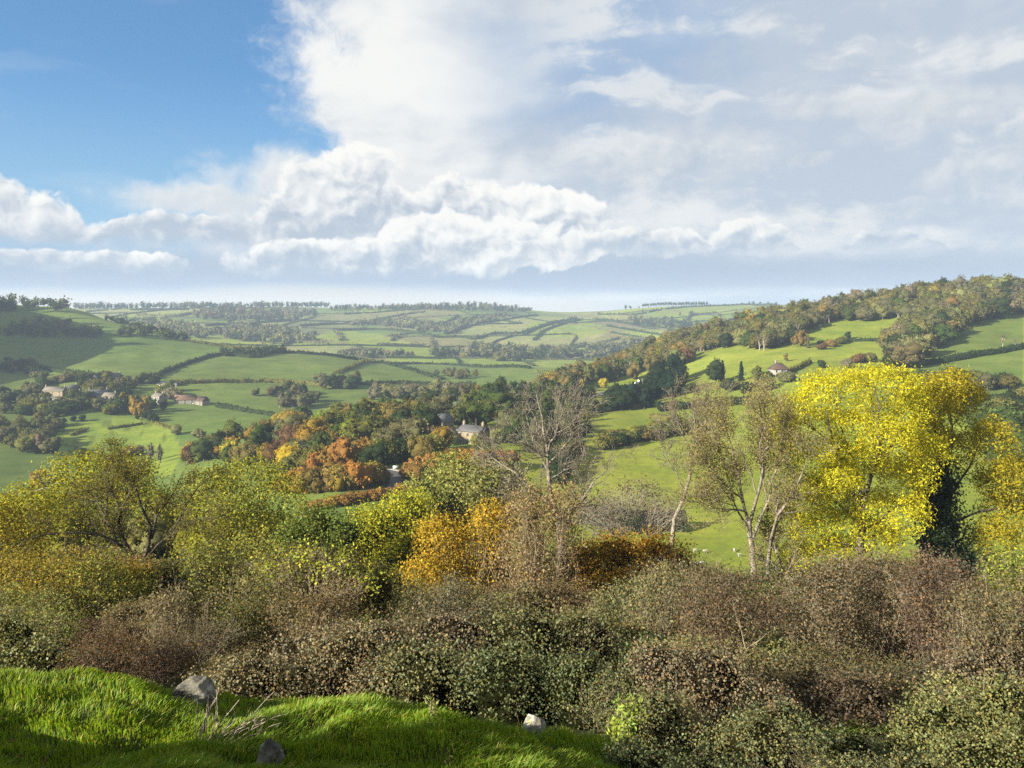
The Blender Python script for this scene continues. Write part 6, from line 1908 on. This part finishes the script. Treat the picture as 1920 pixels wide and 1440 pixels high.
car('white van leading the cars on the high road', 1199, 'car_white', True)
car('silver car close behind the white van', 1189, 'car_silver')
car('dark blue car following the silver car', 1178, 'car_dark')
car('white car coming the other way on the high road', 1170, 'car_white', False, -1.7)

# ------------------------------------------------------------------ sheep
def sheep_mesh():
    mb = MB()
    for l_ in ((0, 0, 0.62, 0.52, 0.26, 0.28), (0.30, 0, 0.68, 0.26, 0.22, 0.24), (-0.3, 0, 0.64, 0.28, 0.26, 0.26), (0.55, 0, 0.80, 0.17, 0.11, 0.14), (0.70, 0, 0.80, 0.16, 0.08, 0.09), (0.54, 0.13, 0.87, 0.05, 0.09, 0.035), (0.54, -0.13, 0.87, 0.05, 0.09, 0.035), (-0.55, 0, 0.62, 0.08, 0.05, 0.14)):
        blob(mb, l_, 1.0, 1.0, 16, 10, rough=0.0)
    for x in (-0.33, 0.33):
        for y in (-0.13, 0.13):
            tubes(mb, np.array([[[x, y, 0.5], [x + 0.02, y, 0.28], [x - 0.01, y, 0.0]]]), np.array([[0.08, 0.055, 0.05]]), 8)
    me = mb.mesh('sheep_raw', [M['white']])
    o = bpy.data.objects.new('raw', me); COL.objects.link(o)
    md = o.modifiers.new('r', 'REMESH'); md.mode = 'VOXEL'; md.voxel_size = 0.05
    dg = bpy.context.evaluated_depsgraph_get()
    m2 = bpy.data.meshes.new_from_object(o.evaluated_get(dg))
    bpy.data.objects.remove(o)
    m2.materials.clear(); m2.materials.append(M['wool'])
    m2.name = 'sheep'
    for p in m2.polygons:
        p.use_smooth = True
    return m2


M['wool'] = flat('sheep_wool', (0.30, 0.28, 0.24), 0.95, 0.1, 12.0, 0.05)
SM = sheep_mesh()
for a, b, rz, w in ((1316, 1059, 20, 'grazing near its twin in the lower field'), (1306, 1060, 160, 'grazing near its twin in the lower field'), (1387, 1044, 200, 'near the trunk of the thinly leaved pale tree'), (1377, 1035, 80, 'standing alone beyond the pale tree'), (1322, 1037, 10, 'in the upper pair of the sheep field'), (1303, 1035, 190, 'in the upper pair of the sheep field')):
    p = spot(a, b, 120, 300)
    tag(put('sheep', SM, None, p, R(rz), 1.0), f'white sheep {w}', 'sheep', f'sheep {w}')

# ------------------------------------------------------------------ haze: one closed box of thin air round the whole place
HAZE = 0.00011
m_ = new_mat('haze_air')
pv = E.nt.nodes.new('ShaderNodeVolumePrincipled')
pv.inputs['Color'].default_value = (0.62, 0.79, 1.0, 1)
pv.inputs['Density'].default_value = HAZE
pv.inputs['Anisotropy'].default_value = 0.0
o_ = E.nt.nodes.new('ShaderNodeOutputMaterial')
E.nt.links.new(pv.outputs[0], o_.inputs['Volume'])
x0, x1 = WX.min() - 200, WX.max() + 200
z0, z1 = GZ.min() - 1.5, GZ.max() + 32.0
bx = np.array([(x, y, z) for x in (x0, x1) for y in (-60.0, 6100.0) for z in (z0, z1)])
fq = np.array([(0, 1, 3, 2), (4, 6, 7, 5), (0, 4, 5, 1), (2, 3, 7, 6), (0, 2, 6, 4), (1, 5, 7, 3)])
hz = put('haze', np_mesh('haze', bx, [fq], [m_]), kind='stuff')
hz['label'] = 'thin pale blue haze filling the valley'
